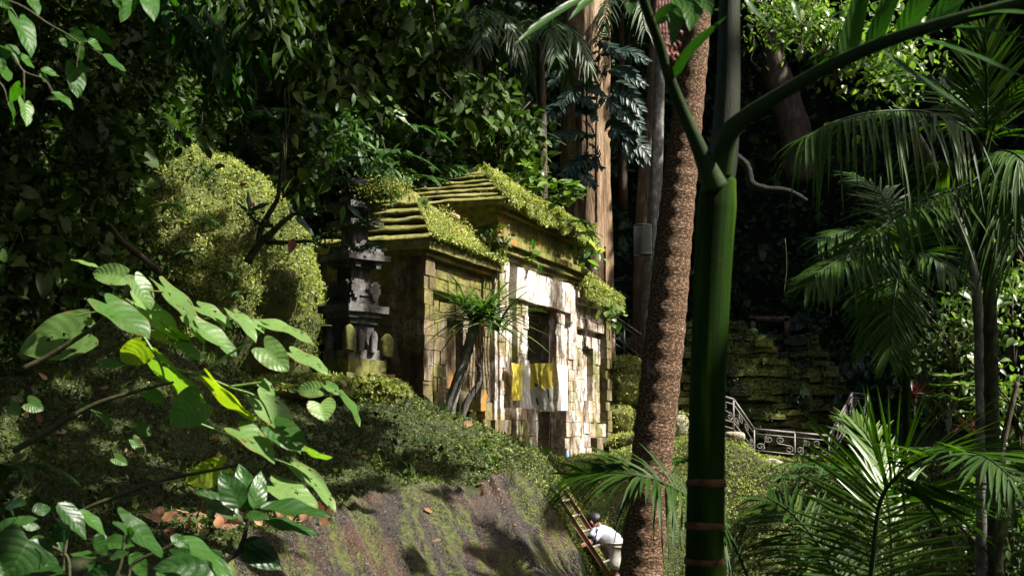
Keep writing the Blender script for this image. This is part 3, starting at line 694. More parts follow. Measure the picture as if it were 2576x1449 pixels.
# moss and weeds grown over the front slopes of the roofs
def slope_pts(u0, u1, y0, y1, z0, z1, ov, n, face):
    cu, cy = (u0 + u1) / 2, (y0 + y1) / 2; hu, hy = (u1 - u0) / 2 + ov, (y1 - y0) / 2 + ov
    f = np.sqrt(R.random(n)); t = R.uniform(-1, 1, n)
    z = z0 + (1 - f) * (z1 - z0)
    if face == 'front': P = np.stack([cu + hu * f * t, cy - hy * f, z], 1); N = np.array([0, -(z1 - z0), hy])
    elif face == 'left': P = np.stack([cu - hu * f, cy + hy * f * t, z], 1); N = np.array([-(z1 - z0), 0, hu])
    elif face == 'right': P = np.stack([cu + hu * f, cy + hy * f * t, z], 1); N = np.array([(z1 - z0), 0, hu])
    return P, norm(N)
def roof_moss(name, args, n_front, size, label, extra=(), tufts=1.0):
    mb = MB()
    for face, n, thick in (('front', n_front, .03), ('tufts', int(n_front * tufts / 3) + 9, .13)) + tuple(extra):
        tf = face == 'tufts'; face = 'front' if tf else face
        P, N = slope_pts(*args, n, face)
        w = P @ GR.T + GP; Nn = GR @ N
        d = fbm(w * 2.2, 3, 5)
        if face == 'left': keep = fbm(w * np.array([2, 2, 9]), 3, 9) > .22
        elif tf: keep = d + (w - GP) @ GR[:, 0] * .035 > .22
        else: keep = d > -.42
        w = w[keep]; d = d[keep]; m = len(w)
        w = w + Nn * (thick * (.3 + R.random((m, 1)) * (1 + d[:, None])))
        nn = norm(Nn * .6 + .7 * R.normal(size=(m, 3)) + [0, 0, .3])
        scatter(mb, DIAMOND, w, rdir(m), nn, size * (1.6 if tf else 1) * np.exp(.35 * R.normal(size=m)), np.clip(.55 + .25 * R.normal(size=m) + .5 * d, 0, 1))
    return tag(mb.obj(name, M['moss']), label, 'moss', kind='stuff')
RA = (0, 2.84, 0, 1.75, 3.1, 4.12, .2); RB = (2.85, 7.42, -.08, 2.5, 4.2, 5.32, .3); RC = (7.44, 10.26, 0, 2.3, 3.1, 4.12, .2)
roof_moss('moss', RA, 52000, .020, 'thick moss over the front slope of the lower gateway roof', (), .12)
roof_moss('moss', RB, 85000, .023, 'thick moss and weeds over the front slope of the tall gateway roof', (('left', 1500, .02), ('right', 3000, .1)))
roof_moss('moss', RC, 36000, .028, 'moss and weeds heaped on the roof of the far gateway wing', (('right', 3000, .1),))
# fringe of moss hanging at the eaves
mb = MB()
for (u0, u1, y, z, n, dz) in ((-.2, 2.9, -.2, 3.08, 2600, .07), (2.6, 7.7, -.38, 4.15, 9000, .16), (7.4, 10.4, -.2, 3.08, 4500, .25)):
    u = R.uniform(u0, u1, n); k = fbm(np.stack([u * 2.5, u * 0, u * 0], 1), 3, 4) * .5 + .5 + .35 * (u - u0) / (u1 - u0)
    zz_ = z + .08 - R.random(n) ** 1.5 * dz * 1.5 * k
    P = np.stack([u, y - .1 * R.random(n), zz_], 1) @ GR.T + GP
    scatter(mb, DIAMOND, P, norm(rdir(n) - [0, 0, .8]), norm(.8 * R.normal(size=(n, 3)) + GR @ np.array([0, -1, .3])), .042 * np.exp(.3 * R.normal(size=n)))
tag(mb.obj('moss', M['moss']), 'fringe of moss hanging along the gateway eaves', 'moss', kind='stuff')

# cloths
def cloth(name, O, A, B, w, h, mat, label, seed, amp=.05, pinch=0.0, nw=22, nh=22):
    u, v = np.meshgrid(np.linspace(0, 1, nw), np.linspace(0, 1, nh), indexing='ij')
    Nn = norm(np.cross(A, B))
    uu = .5 + (u - .5) * (1 - pinch * (v if pinch > 0 else -(1 - v)) ** 1) 
    P = O + (uu * w)[..., None] * A + (v * h)[..., None] * B
    fold = amp * (np.sin(u * 21 + seed + 2 * v) * (.3 + .7 * v) + .8 * fbm(np.stack([u * 4, v * 3, u * 0 + seed], -1), 3, seed))
    P = P + fold[..., None] * Nn + (.04 * h * fbm(np.stack([u * 3, u * 0, u * 0 + seed], -1), 2, seed) * v)[..., None] * B
    mb = MB(); mb.add(P.reshape(-1, 3), grid_faces(nw, nh), np.stack([u.ravel(), v.ravel()], 1))
    return tag(mb.obj(name, mat), label, 'cloth')
gu, gin, gdn = GR @ np.array([1, 0, 0.]), GR @ np.array([0, 1., 0]), np.array([0, 0, -1.])
cloth('cloth', gw(5.82, -.11, 1.46), gin, gdn, .92, .5, M['yellow'], 'yellow cloth tied across the side of the doorway above a white one', 1)
cloth('cloth', gw(5.835, -.11, 1.0), gin, gdn, .92, .5, M['white'], 'pale cloth hanging below the yellow cloth in the doorway', 2, .04)
cloth('cloth', gw(5.86, -.2, 1.44), gu, gdn, .62, .95, M['white'], 'white cloth wrapped on the sunlit door jamb right of the doorway', 3, .05, .25)
cloth('cloth', gw(3.12, -.26, 1.32), gu, gdn, .62, .66, M['yellow'], 'bright yellow cloth drooping from the left door jamb', 4, .05, .45)
cloth('cloth', gw(3.74, -.21, 1.42), gu, gdn, .55, .9, M['white'], 'white cloth draped behind the yellow one on the left door jamb', 5, .05, -.35)
# bottle by the door
bp = gw(5.15, -.62, -.32); bz = height(bp[:2]) if False else -.30
bt = empty('water_bottle', (bp[0], bp[1], float(height(bp[:2])) + .01), 0, 'blue plastic water bottle standing on the ground by the doorway', 'bottle')
mb = MB(); pr = [(0, .0), (.045, .01), (.047, .1), (.041, .13), (.047, .16), (.046, .22), (.02, .28), (.018, .3)]
tube(mb, [(0, 0, z) for r, z in pr], [max(r, .004) for r, z in pr], 12); mb.obj('body', M['bottle'], bt)
mb = MB(); tube(mb, [(0, 0, .298), (0, 0, .325)], [.021, .021], 10); mb.obj('cap', M['alu'], bt)
# bulb on its wire
bl = empty('hanging_bulb', at(1363, 436, 27.5), 0, 'white light bulb hanging on a wire above the roof shrub', 'bulb')
mb = MB(); pr = [(.01, .1), (.022, .08), (.028, .04), (.052, -.02), (.05, -.05), (.03, -.075), (.004, -.085)]
tube(mb, [(0, 0, z) for r, z in pr], [r for r, z in pr], 12); mb.obj('bulb', M['bulb'], bl)
mb = MB(); tube(mb, spline([(0, 0, .1), (.0, 0, .3), (-.03, 0, .55), (-.12, 0, .7)], 8), .008, 5); mb.obj('wire', M['black'], bl)

# ------------------------------------------------------------------ small carved shrine in front of the left wing
SPOS = at(878, 978, 18.4); SPOS[2] = .6
sh = empty('stone_shrine', SPOS, rad(45), 'slim dark carved stone shrine with jutting tiers left of the gateway', 'shrine')
sh.scale = (.72, .72, 1)
pxm = 18.4 / F
def zz_of(y): return (1100 - y) * pxm - SPOS[2]
def sbox(mb, h0, y_bot, y_top, seed, cx=0., cy=0., h1=None, jit=.014):
    # local x runs to the right and away, local -y faces right and near; corner towards the camera is (-h, -h)
    h1 = h1 or h0
    box(mb, (cx - h0, cy - h1, zz_of(y_bot)), (cx + h0, cy + h1, zz_of(y_top)), .09, jit, seed)
c0 = .36
def tierbox(mb, h, yb, yt, s, jit=.014): sbox(mb, h, yb, yt, s, c0, c0, None, jit)
mb = MB(); tierbox(mb, .62, 1010, 940, 1, .03); tierbox(mb, .48, 941, 905, 2, .025); mb.obj('base', M['shrinemoss'], sh)
mb = MB(); tierbox(mb, .43, 906, 880, 3); tierbox(mb, .30, 882, 800, 4); tierbox(mb, .36, 812, 797, 5); mb.obj('body', M['shrine'], sh)
mb = MB(); box(mb, (c0 - .12, c0 - .31, zz_of(882)), (c0 + .12, c0 - .2, zz_of(818)), .1, 0, 6); mb.obj('niche', M['black'], sh)
mb = MB(); tierbox(mb, .44, 798, 784, 7); tierbox(mb, .52, 785, 766, 8); mb.obj('cornice', M['shrine'], sh)
mb = MB(); tierbox(mb, .36, 767, 748, 9); tierbox(mb, .31, 749, 730, 10); tierbox(mb, .24, 732, 660, 11); tierbox(mb, .38, 742, 735, 12); mb.obj('lower_tier', M['shrine'], sh)
mb = MB(); tierbox(mb, .33, 668, 650, 13); tierbox(mb, .54, 651, 637, 14); tierbox(mb, .44, 638, 630, 21); tierbox(mb, .3, 636, 612, 15); mb.obj('upper_tier', M['shrine'], sh)
mb = MB(); tierbox(mb, .2, 614, 560, 16); tierbox(mb, .42, 562, 548, 17); tierbox(mb, .2, 550, 515, 18); tierbox(mb, .46, 517, 502, 19); tierbox(mb, .22, 500, 480, 20, .03); mb.obj('pinnacle', M['shrine'], sh)
def ear(nm, x, y, yb, yt, w, s, seed, mat='shrine', th=.08):
    """a carved upright slab with stepped, rounded outline, turned with face normal along s"""
    mb = MB(); z0, z1 = zz_of(yb), zz_of(yt); H = z1 - z0
    steps = [(0, .45), (.2, .72), (.36, 1.0), (.66, .62), (.74, .92), (.88, .5), (1, .25)]
    for k in range(len(steps) - 1):
        hw = w * steps[k][1] / 2; a, b = z0 + H * steps[k][0], z0 + H * steps[k + 1][0] + .004
        t2 = th * (1 - .04 * k)
        if s == 'y': box(mb, (x - hw, y - t2 / 2, a), (x + hw, y + t2 / 2, b), .06, .008, seed + k)
        else: box(mb, (x - t2 / 2, y - hw, a), (x + t2 / 2, y + hw, b), .06, .008, seed + k)
    return mb.obj(nm, M[mat], sh, smooth=False)
e = c0 - .36
for k, (x, yb, yt, w, dy) in enumerate([(c0 - .24, 748, 700, .26, -.02), (c0 + .24, 752, 705, .27, -.02), (c0 - .24, 668, 612, .27, -.04), (c0 + .28, 670, 620, .27, -.06), (c0 - .08, 640, 600, .2, -.03)]):
    ear('carved_block', x, c0 - .36 + dy, yb, yt, w, 'y', 200 + 9 * k)
for k, (y, yb, yt, w) in enumerate([(c0 - .2, 748, 702, .25), (c0 + .2, 748, 702, .25), (c0 - .2, 668, 616, .25), (c0 + .24, 668, 618, .25)]):
    ear('carved_block', c0 - .37, y, yb, yt, w, 'x', 260 + 9 * k)
def antefix(x, y, yb, yt, w, th, mat, ang, lean=0.0):
    """leaf shaped guardian stone: rounded top, thick"""
    mb = MB(); H = zz_of(yt) - zz_of(yb); n = 14
    zs = np.linspace(0, 1, n); hw = w / 2 * np.sqrt(np.clip(1 - (np.clip(zs - .55, 0, 1) / .455) ** 2.4, .02, 1)) * (.92 + .1 * np.sin(zs * 3))
    ring = []
    a = np.linspace(0, 2 * np.pi, 16, endpoint=False)
    ca, sa = np.sign(np.cos(a)) * np.abs(np.cos(a)) ** .6, np.sign(np.sin(a)) * np.abs(np.sin(a)) ** .6
    V = np.stack([hw[:, None] * ca, th / 2 * np.ones((n, 1)) * sa * np.clip(1.25 - zs[:, None] ** 3, .3, 1), (zs * H)[:, None] * np.ones((1, 16))], -1)
    V[..., 0] += lean * H * zs[:, None] ** 2
    V = V + .02 * fbm(V * 6, 3, int(x * 100))[..., None]
    V = V.reshape(-1, 3) @ rotz(ang).T + np.array([x, y, zz_of(yb)])
    i, j = np.meshgrid(np.arange(n - 1), np.arange(16), indexing='ij'); i = i.ravel(); j = j.ravel(); j2 = (j + 1) % 16
    V = np.vstack([V, V[-16:].mean(0)])
    k = np.arange(16)
    mb.add(V, [np.stack([i * 16 + j, i * 16 + j2, (i + 1) * 16 + j2, (i + 1) * 16 + j], 1), np.stack([(n - 1) * 16 + k, (n - 1) * 16 + (k + 1) % 16, np.full(16, n * 16)], 1)])
    return mb.obj('guardian_stone', M[mat], sh)
antefix(c0 - .42, c0 - .42, 882, 817, .26, .2, 'shrinemoss', rad(0))
antefix(c0 - .16, c0 - .45, 884, 828, .16, .12, 'shrine', 0)
antefix(c0 + .14, c0 - .47, 886, 832, .17, .13, 'shrine', 0, .15)
antefix(c0 + .52, c0 - .42, 894, 835, .34, .2, 'shrinemoss', rad(10), .15)
antefix(c0 - .45, c0 + .2, 880, 828, .2, .14, 'shrine', rad(90))
# moss mound and pale slab at the shrine foot
# ------------------------------------------------------------------ trunks
def pxtube(pts, d, ns=20, n=40, rfun=None, rough=0, seed=0):
    """pts: photo x, y, half width; d one distance or a list"""
    dd = [d] * len(pts) if np.isscalar(d) else d
    P = spline([at(x, y, k) for (x, y, w), k in zip(pts, dd)], n)
    r = np.interp(np.linspace(0, 1, n), np.linspace(0, 1, len(pts)), [w * k / F for (x, y, w), k in zip(pts, dd)])
    return tube_geo(P, r, ns, True, rough, seed, rfun)
def trunk_thing(name, label, cat, pts, d, mat, group=None, rfun=None, part='trunk', n=60, ns=24, rough=0, base=None):
    e = empty(name, at(pts[0][0], pts[0][1], d if np.isscalar(d) else d[0]), 0, label, cat, group)
    mb = MB(); mb.add(*pxtube(pts, d, ns, n, rfun, rough))
    rebase(e, [mb.obj(part, M[mat])]); return e
def kid(e, mb, name, mat, label=None):
    o = mb.obj(name, M[mat] if isinstance(mat, str) else mat); rebase(e, [o])
    if label: o['label'] = label
    return o
def flute(r, a, t):
    q = np.stack([np.cos(a)[None, :] * 1.6 + 0 * t[:, None], np.sin(a)[None, :] * 1.6 + 0 * t[:, None], t[:, None] * 2.2 + 0 * a[None, :]], -1)
    ridge = np.abs(fbm(q * 1.3, 3, 61))
    big = .10 * np.sin(5 * a[None, :] + 3 * fbm(q * .7, 2, 7)) * np.clip(1.25 - t[:, None], 0, 1)
    return r * (1 - .15 * ridge + .6 * big + .07 * fbm(q * 2.5, 3, 63))
big = trunk_thing('jungle_tree', 'huge orange barked forest tree with fluted trunk rising behind the tall roof', 'tree', [(1490, 1120, 76), (1490, 900, 60), (1484, 700, 58), (1474, 480, 64), (1474, 250, 64), (1476, 0, 64), (1478, -400, 58)], 33, 'bigbark', rfun=flute, n=120, ns=72)
# dark netting wrapped round its foot on a stake
tn = empty('netting_guard', at(1502, 705, 31.5), 0, 'grey wire netting wrapped round the foot of the big tree', 'netting')
def netting(e, x0, x1, y0, y1, d, name='netting'):
    mb = MB(); c = at((x0 + x1) / 2, y1, d); r = (x1 - x0) / 2 * d / F; z0, z1 = at(0, y1, d)[2], at(0, y0, d)[2]
    n = 46
    for k in range(n):
        for sgn in (-1, 1):
            t = np.linspace(0, 1, 12); a = np.pi + np.pi * (k / n * 2) + sgn * t * 1.6
            tube(mb, np.stack([c[0] + r * np.cos(a), c[1] + r * np.sin(a), z0 + (z1 - z0) * t], 1), .0035, 3, cap=False)
    for z in (z0, z1):
        a = np.linspace(0, 2 * np.pi, 30); tube(mb, np.stack([c[0] + r * np.cos(a), c[1] + r * np.sin(a), 0 * a + z], 1), .012, 4, cap=False)
    kid(e, mb, name, 'net')
netting(tn, 1474, 1524, 628, 708, 30.5)
mb = MB(); tube(mb, spline([at(1522, 1040, 30.5), at(1522, 620, 30.5)], 4), .02, 6); kid(tn, mb, 'stake', 'black')
sl = trunk_thing('forest_tree', 'slender pale trunk standing just left of the speckled brown trunk', 'tree', [(1640, 900, 26), (1640, 700, 22), (1648, 480, 17), (1658, 250, 13), (1668, -100, 11)], 31, 'greybark', n=50, rfun=lambda r, a, t: r * (1 + .08 * np.sin(3 * a[None] + 9 * t[:, None])))
dk = trunk_thing('forest_tree', 'rough dark trunk wrapped by creepers beside the slender pale trunk', 'tree', [(1612, 900, 24), (1615, 700, 24), (1622, 480, 20), (1640, 250, 16), (1655, -100, 14)], 33, 'bark', n=60, rfun=flute, ns=36)
tg = empty('netting_guard', at(1617, 640, 30), 0, 'square of pale wire netting on the dark trunk beside the slender trunk', 'netting')
netting(tg, 1594, 1640, 568, 640, 29.5)
for k in range(2):
    p = spline([at(1628 + 3 * k, 300, 30), at(1616 + 5 * k, 480, 30), at(1600 + 12 * k, 700, 30)], 12)
    mb = MB(); tube(mb, p, .007, 5); o = mb.obj('vine', M['bark']); tag(o, 'pale hanging root strands in front of the dark trunk', 'vine', 'root strands on the dark trunk')
def speck(r, a, t): return r * (1 + .025 * np.sin(t[:, None] * 260 + 1.5 * np.sin(a)[None]) + .02 * fbm(np.stack([np.cos(a)[None] * 4 + 0 * t[:, None], np.sin(a)[None] * 4 + 0 * t[:, None], t[:, None] * 60 + 0 * a[None]], -1), 2, 3))
bt_ = trunk_thing('coconut_palm', 'tall speckled brown palm trunk leaning right past the gateway', 'palm tree', [(1600, 1640, 60), (1612, 1449, 53), (1640, 1150, 51), (1672, 850, 50), (1700, 550, 45), (1728, 300, 40), (1757, 0, 36), (1790, -400, 33)], 10.5, 'brown', rfun=speck, n=220, ns=40)
gt = trunk_thing('forest_tree', 'pale grey slim trunk leaning left at the right edge', 'tree', [(2470, 1560, 16), (2470, 1250, 15), (2466, 950, 14), (2452, 700, 12), (2400, 530, 11), (2335, 390, 10), (2295, 320, 8)], [14] * 7, 'greybark', n=70, ns=14, rough=.01)
def rings(r, a, t): return r * (1 + .16 * np.exp(-((t[:, None] * 16) % 1 - .5) ** 2 / .006) + 0 * a[None])
dp = trunk_thing('areca_palm', 'slim dark ringed palm trunk behind the leaning grey trunk', 'palm tree', [(2506, 1560, 19), (2502, 1300, 18), (2494, 1000, 17), (2490, 750, 16), (2482, 560, 15), (2478, 420, 14)], 12.6, 'mossbark', rfun=rings, n=160, ns=16)
mb = MB(); mb.add(*pxtube([(2480, 640, 18), (2478, 520, 20), (2476, 400, 13)], 12.6, 14, 14)); kid(dp, mb, 'crown_shaft', 'palmgreen')
# far right brown leaning stem
mb = MB(); mb.add(*pxtube([(2500, 1230, 9), (2520, 1130, 9), (2540, 1040, 8), (2560, 960, 6)], 15, 8, 20)); tag(mb.obj('dead_branch', M['bark']), 'bare brown stem leaning at the right edge', 'branch')
mb = MB(); mb.add(*pxtube([(1930, 60, 20), (1950, 160, 30), (1975, 250, 36), (2000, 330, 40), (2020, 460, 44)], 36, 12, 24, rough=.12)); tag(mb.obj('tree_trunk', M['bark']), 'dim brown trunk deep in the forest beside the bright hanging foliage', 'trunk')
mb = MB(); mb.add(*pxtube([(1850, 390, 9), (1880, 420, 10), (1890, 460, 11), (1925, 475, 9), (1980, 480, 7), (2030, 505, 6)], 24, 8, 30, rough=.02)); tag(mb.obj('root', M['hill']), 'thick crooked brown root hanging right of the green palm stem', 'root')
mb = MB(); mb.add(*pxtube([(275, 565, 5), (310, 610, 8), (360, 650, 8), (405, 688, 9)], 15.4, 8, 20, rough=.01)); tag(mb.obj('dead_branch', M['bark']), 'thick dead stick lying on the left hillside', 'branch')

# ------------------------------------------------------------------ palm fronds
def frond_geo(path, n, L, W, side_up=(0, 0, 1), ang=55, droop=.5, seed=0, start=.12, taper=(.55, 1.0, .45), stiff=.5, upfrac=0.0):
    """leaflets along a rachis path (m x 3): returns rachis and leaflet meshes"""
    rg = np.random.default_rng(seed)
    t = np.linspace(start, .995, n); m = len(path)
    P = np.stack([np.interp(t, np.linspace(0, 1, m), path[:, c]) for c in range(3)], 1)
    T = norm(np.stack([np.interp(t, np.linspace(0, 1, m), np.gradient(path[:, c])) for c in range(3)], 1))
    up = np.asarray(side_up, float); S = norm(np.cross(T, up)); U = norm(np.cross(S, T))
    lf = MB(); k = 6
    s = np.linspace(0, 1, k)
    for sg in (-1, 1):
        a = np.radians(ang * (1 - .45 * t) + rg.normal(0, 7, n))
        ll = L * np.interp(t, [0, .35, 1], taper) * rg.uniform(.88, 1.08, n)
        D = norm(T * np.cos(a)[:, None] + sg * S * np.sin(a)[:, None] + U * (upfrac + rg.normal(0, .08, n))[:, None])
        Q = P[:, None] + D[:, None] * (ll[:, None] * s)[..., None]
        dr = droop * ll[:, None] * s ** 2 * rg.uniform(.35, 1.6, (n, 1))
        Q[..., 2] -= dr
        Nl = norm(np.cross(D, sg * T)); Nl = np.where(Nl[:, 2:3] < 0, -Nl, Nl)
        Wd = norm(np.cross(D, Nl))
        w = W * np.array([.35, .85, 1, .85, .5, .04]) / 2
        A = Q + Wd[:, None] * w[None, :, None]; B = Q - Wd[:, None] * w[None, :, None]
        C = Q + Nl[:, None] * (-.35 * w)[None, :, None]
        V = np.stack([A, C, B], 2).reshape(-1, 3)
        base = (np.arange(n) * k * 3)[:, None]
        i = np.arange(k - 1) * 3
        f1 = np.stack([i, i + 1, i + 4, i + 3], 1); f2 = np.stack([i + 1, i + 2, i + 5, i + 4], 1)
        ff = np.concatenate([f1, f2]); FF = (ff[None] + base[:, :, None]).reshape(-1, 4)
        lf.add(V, FF, rnd=np.repeat(np.clip(rg.normal(.45, .2, n), 0, 1), k * 3))
    return lf
def frond(e, pts, n, L, W, rr=.018, mat='palm', lit=0, **k):
    path = spline([at(*p) for p in pts], 40)
    for q in path[4::3] if lit else (): LITX.append((q, lit)); LITX.append((q + np.array([.5 * L, 0, .05]) * (k.get('ang', 55) > 50), lit * .8)); LITX.append((q - np.array([.5 * L, 0, -.05]), lit * .8))
    mb = MB(); tube(mb, path, np.linspace(rr, rr * .25, 40), 7)
    r = kid(e, mb, 'frond', 'petiole')
    lf = frond_geo(path, n, L, W, **k).obj('leaflets', M[mat]); lf.parent = r
    return r
# coconut frond, lower right
e = empty('palm_frond', at(2194, 1470, 8.2), 0, 'large sunlit coconut frond arching in the lower right corner', 'palm frond')
frond(e, [(2180, 1560, 8.3), (2196, 1400, 8.2), (2216, 1257, 8.1), (2268, 1188, 8), (2328, 1150, 7.8), (2410, 1136, 7.5), (2480, 1150, 7.2), (2550, 1205, 7)], 84, .78, .027, lit=.12, side_up=(.15, -.62, .75), ang=68, droop=.14, seed=1, start=.05, taper=(.95, 1.0, .5), upfrac=.08)
e = empty('palm_frond', at(2120, 1600, 8.6), 0, 'dark lower coconut frond spreading left under the large sunlit one', 'palm frond')
frond(e, [(2140, 1600, 8.7), (2120, 1480, 8.8), (2060, 1370, 9), (1990, 1290, 9.2), (1930, 1250, 9.4)], 46, .62, .024, side_up=(-.1, -.55, .8), ang=70, droop=.25, seed=2, start=.05)
e = empty('palm_frond', at(2010, 1540, 8.4), 0, 'coconut frond reaching up between the railing and the large frond', 'palm frond')
frond(e, [(2240, 1620, 8.2), (2245, 1400, 8.3), (2230, 1230, 8.5), (2190, 1110, 8.8), (2150, 1062, 9)], 44, .5, .03, mat='palmlit', lit=.05, side_up=(.2, -.8, .4), ang=40, droop=.08, seed=3, start=.35)
# coconut frond before the brown trunk
e = empty('palm_frond', at(1900, 1449, 9.4), 0, 'pale coconut frond arching across the foot of the speckled trunk', 'palm frond')
frond(e, [(1905, 1500, 9.5), (1840, 1360, 9.4), (1760, 1270, 9.2), (1668, 1215, 9), (1616, 1198, 8.9), (1560, 1190, 8.9), (1500, 1190, 9), (1440, 1200, 9.1)], 66, .62, .026, lit=.04, side_up=(-.05, -.5, .85), ang=62, droop=.62, seed=4, start=.1, taper=(.8, 1.0, .5), upfrac=.25)
# areca crown, right
a2 = [((2476, 410, 12.6), (2482, 300, 12.6), (2482, 180, 12.5), (2478, 75, 12.4)), ((2476, 410, 12.6), (2440, 330, 12.4), (2340, 285, 12.1), (2230, 280, 11.8), (2120, 300, 11.5), (2020, 350, 11.3)),
      ((2474, 440, 12.6), (2420, 470, 12.4), (2320, 505, 12.1), (2220, 570, 11.8), (2130, 640, 11.6), (2050, 690, 11.4)), ((2478, 400, 12.6), (2500, 320, 12.5), (2545, 240, 12.3), (2620, 190, 12)),
      ((2480, 410, 12.6), (2520, 380, 12.3), (2570, 400, 12), (2620, 470, 11.8)), ((2480, 420, 12.6), (2515, 440, 12.2), (2545, 510, 11.9), (2560, 620, 11.7)), ((2474, 400, 12.6), (2430, 300, 12.9), (2360, 210, 13.2), (2260, 170, 13.5)),
      ((2470, 420, 12.6), (2430, 400, 12.9), (2370, 420, 13.2), (2300, 480, 13.4))]
for k, p in enumerate(a2):
    frond(dp, p, [40, 56, 46, 40, 40, 44, 40, 40][k], [.8, .85, .8, .7, .7, .75, .7, .7][k], .032, rr=.02, side_up=(0, -.35, .9) if k else (0, -1, .1), ang=62 if k else 50, droop=[.1, .95, .45, .3, .8, .95, .5, .7][k], seed=20 + k, start=.2, lit=[0, 0, 0, 0, 0, -.05, 0, 0][k])
# small palm below it
pb = trunk_thing('areca_palm', 'small palm with drooping fronds in front of the mossy terrace', 'palm tree', [(2282, 1110, 11), (2280, 950, 11), (2278, 800, 11), (2276, 660, 12)], 14.5, 'palmgreen', rfun=rings, n=80, ns=12)
b2 = [((2276, 660, 14.5), (2310, 635, 14.3), (2350, 645, 14.1), (2400, 690, 13.9)), ((2276, 660, 14.5), (2230, 600, 14.3), (2150, 580, 14), (2060, 600, 13.7)), ((2276, 665, 14.5), (2240, 660, 14.2), (2200, 740, 13.9), (2185, 860, 13.7)),
      ((2276, 665, 14.5), (2262, 690, 14), (2245, 780, 13.7), (2240, 900, 13.5)), ((2276, 660, 14.5), (2290, 600, 14.5), (2320, 540, 14.5), (2350, 520, 14.5)), ((2276, 660, 14.5), (2200, 640, 14), (2120, 660, 13.6), (2030, 720, 13.3)), ((2276, 655, 14.5), (2250, 560, 14.8), (2210, 480, 15), (2150, 440, 15.2))]
for k, p in enumerate(b2): frond(pb, p, 36, .62, .034, rr=.016, side_up=(0, -.4, .9), ang=58, droop=[.35, .4, .3, .25, .3, .4, .35][k], seed=40 + k, start=.15)
# dim palms deep in the forest
for k, (x, y, d) in enumerate([(1200, 75, 27), (1360, 100, 28), (1560, 30, 34), (1690, 590, 32)][:3]):
    e = empty('forest_palm', at(x, y, d), 0, ['dim grey palm crown among dark leaves at the top, the left one', 'dim grey palm crown among dark leaves beside the huge tree', 'dim palm crown behind the top of the huge trunk'][k], 'palm tree')
    for j in range(8):
        a = j * .8 + k
        frond(e, [(x, y, d), (x + 50 * math.cos(a), y - 35 + 18 * math.sin(a), d + .8 * math.sin(a)), (x + 105 * math.cos(a), y + 5 + 30 * math.sin(a), d + 1.6 * math.sin(a)), (x + 135 * math.cos(a), y + 75 + 35 * math.sin(a), d + 2 * math.sin(a))], 26, .75, .05, rr=.02, mat='dark', droop=.6, seed=60 + j + 9 * k)
    mb = MB(); mb.add(*pxtube([(x, y + 8, 10), (x + 4, y + 200, 11), (x + 8, y + 500, 12)], d, 8, 12)); kid(e, mb, 'trunk', 'bark')

# ------------------------------------------------------------------ green areca palm close to the camera
DF = 4.4
fp = empty('areca_palm', at(1770, 1640, DF), 0, 'thick green ringed palm stem standing close in front of the speckled trunk', 'palm tree')
mb = MB(); mb.add(*pxtube([(1768, 1640, 49), (1772, 1449, 48), (1776, 1210, 46.5), (1780, 1000, 45), (1788, 800, 46), (1795, 640, 48), (1803, 520, 50), (1810, 450, 42)], DF, 40, 90)); kid(fp, mb, 'stem', 'palmgreen')
mb = MB(); mb.add(*pxtube([(1806, 470, 40), (1818, 400, 38), (1826, 320, 34), (1832, 200, 31), (1834, 60, 28), (1836, -60, 27)], DF, 30, 50)); kid(fp, mb, 'crown_shaft', 'palmgrey')
for (y, x) in ((1216, 1775.5), (1322, 1773.5), (1410, 1772)):
    mb = MB(); mb.add(*pxtube([(x, y + 9, 48.2), (x, y + 4, 49.6), (x - .3, y, 49.9), (x, y - 5, 49.2), (x, y - 9, 47.4)], DF, 40, 16, rough=.0025)); mb.V[0] = mb.V[0] + np.array([0, 0, .014]) * fbm(mb.V[0] * 9, 3, int(y))[:, None]; kid(fp, mb, 'leaf_scar', 'ringbrown')
def blade(e, base, mid, tip, w, mat='gloss', up=(0, -.6, .8), rn=.5, seed=0, parent=None, fold=.22):
    """broad leaflet: a strip along a curve in photo positions, full half width w in photo pixels"""
    path = spline([at(*base), at(*mid), at(*tip)], 16); T = norm(np.gradient(path, axis=0)); S = norm(np.cross(T, np.asarray(up, float))); Nn = np.cross(S, T)
    s = np.linspace(0, 1, 16); hw = w * base[2] / F * np.clip(s * 5 + .15, 0, 1) * np.clip((1 - s) * 3.2, .02, 1)
    tt = np.linspace(-1, 1, 7)
    V = path[:, None] + S[:, None] * (hw[:, None] * tt)[..., None] + Nn[:, None] * (fold * hw[:, None] * (np.abs(tt) + .12 * np.cos(tt * 14)))[..., None]
    mb = MB(); mb.add(V.reshape(-1, 3), grid_faces(16, 7), np.stack([np.broadcast_to((tt + 1) / 2, (16, 7)), np.broadcast_to(s[:, None], (16, 7))], -1).reshape(-1, 2), rn)
    o = mb.obj('leaflet', M[mat])
    if parent is not None: o.parent = parent
    else: rebase(e, [o])
    return o
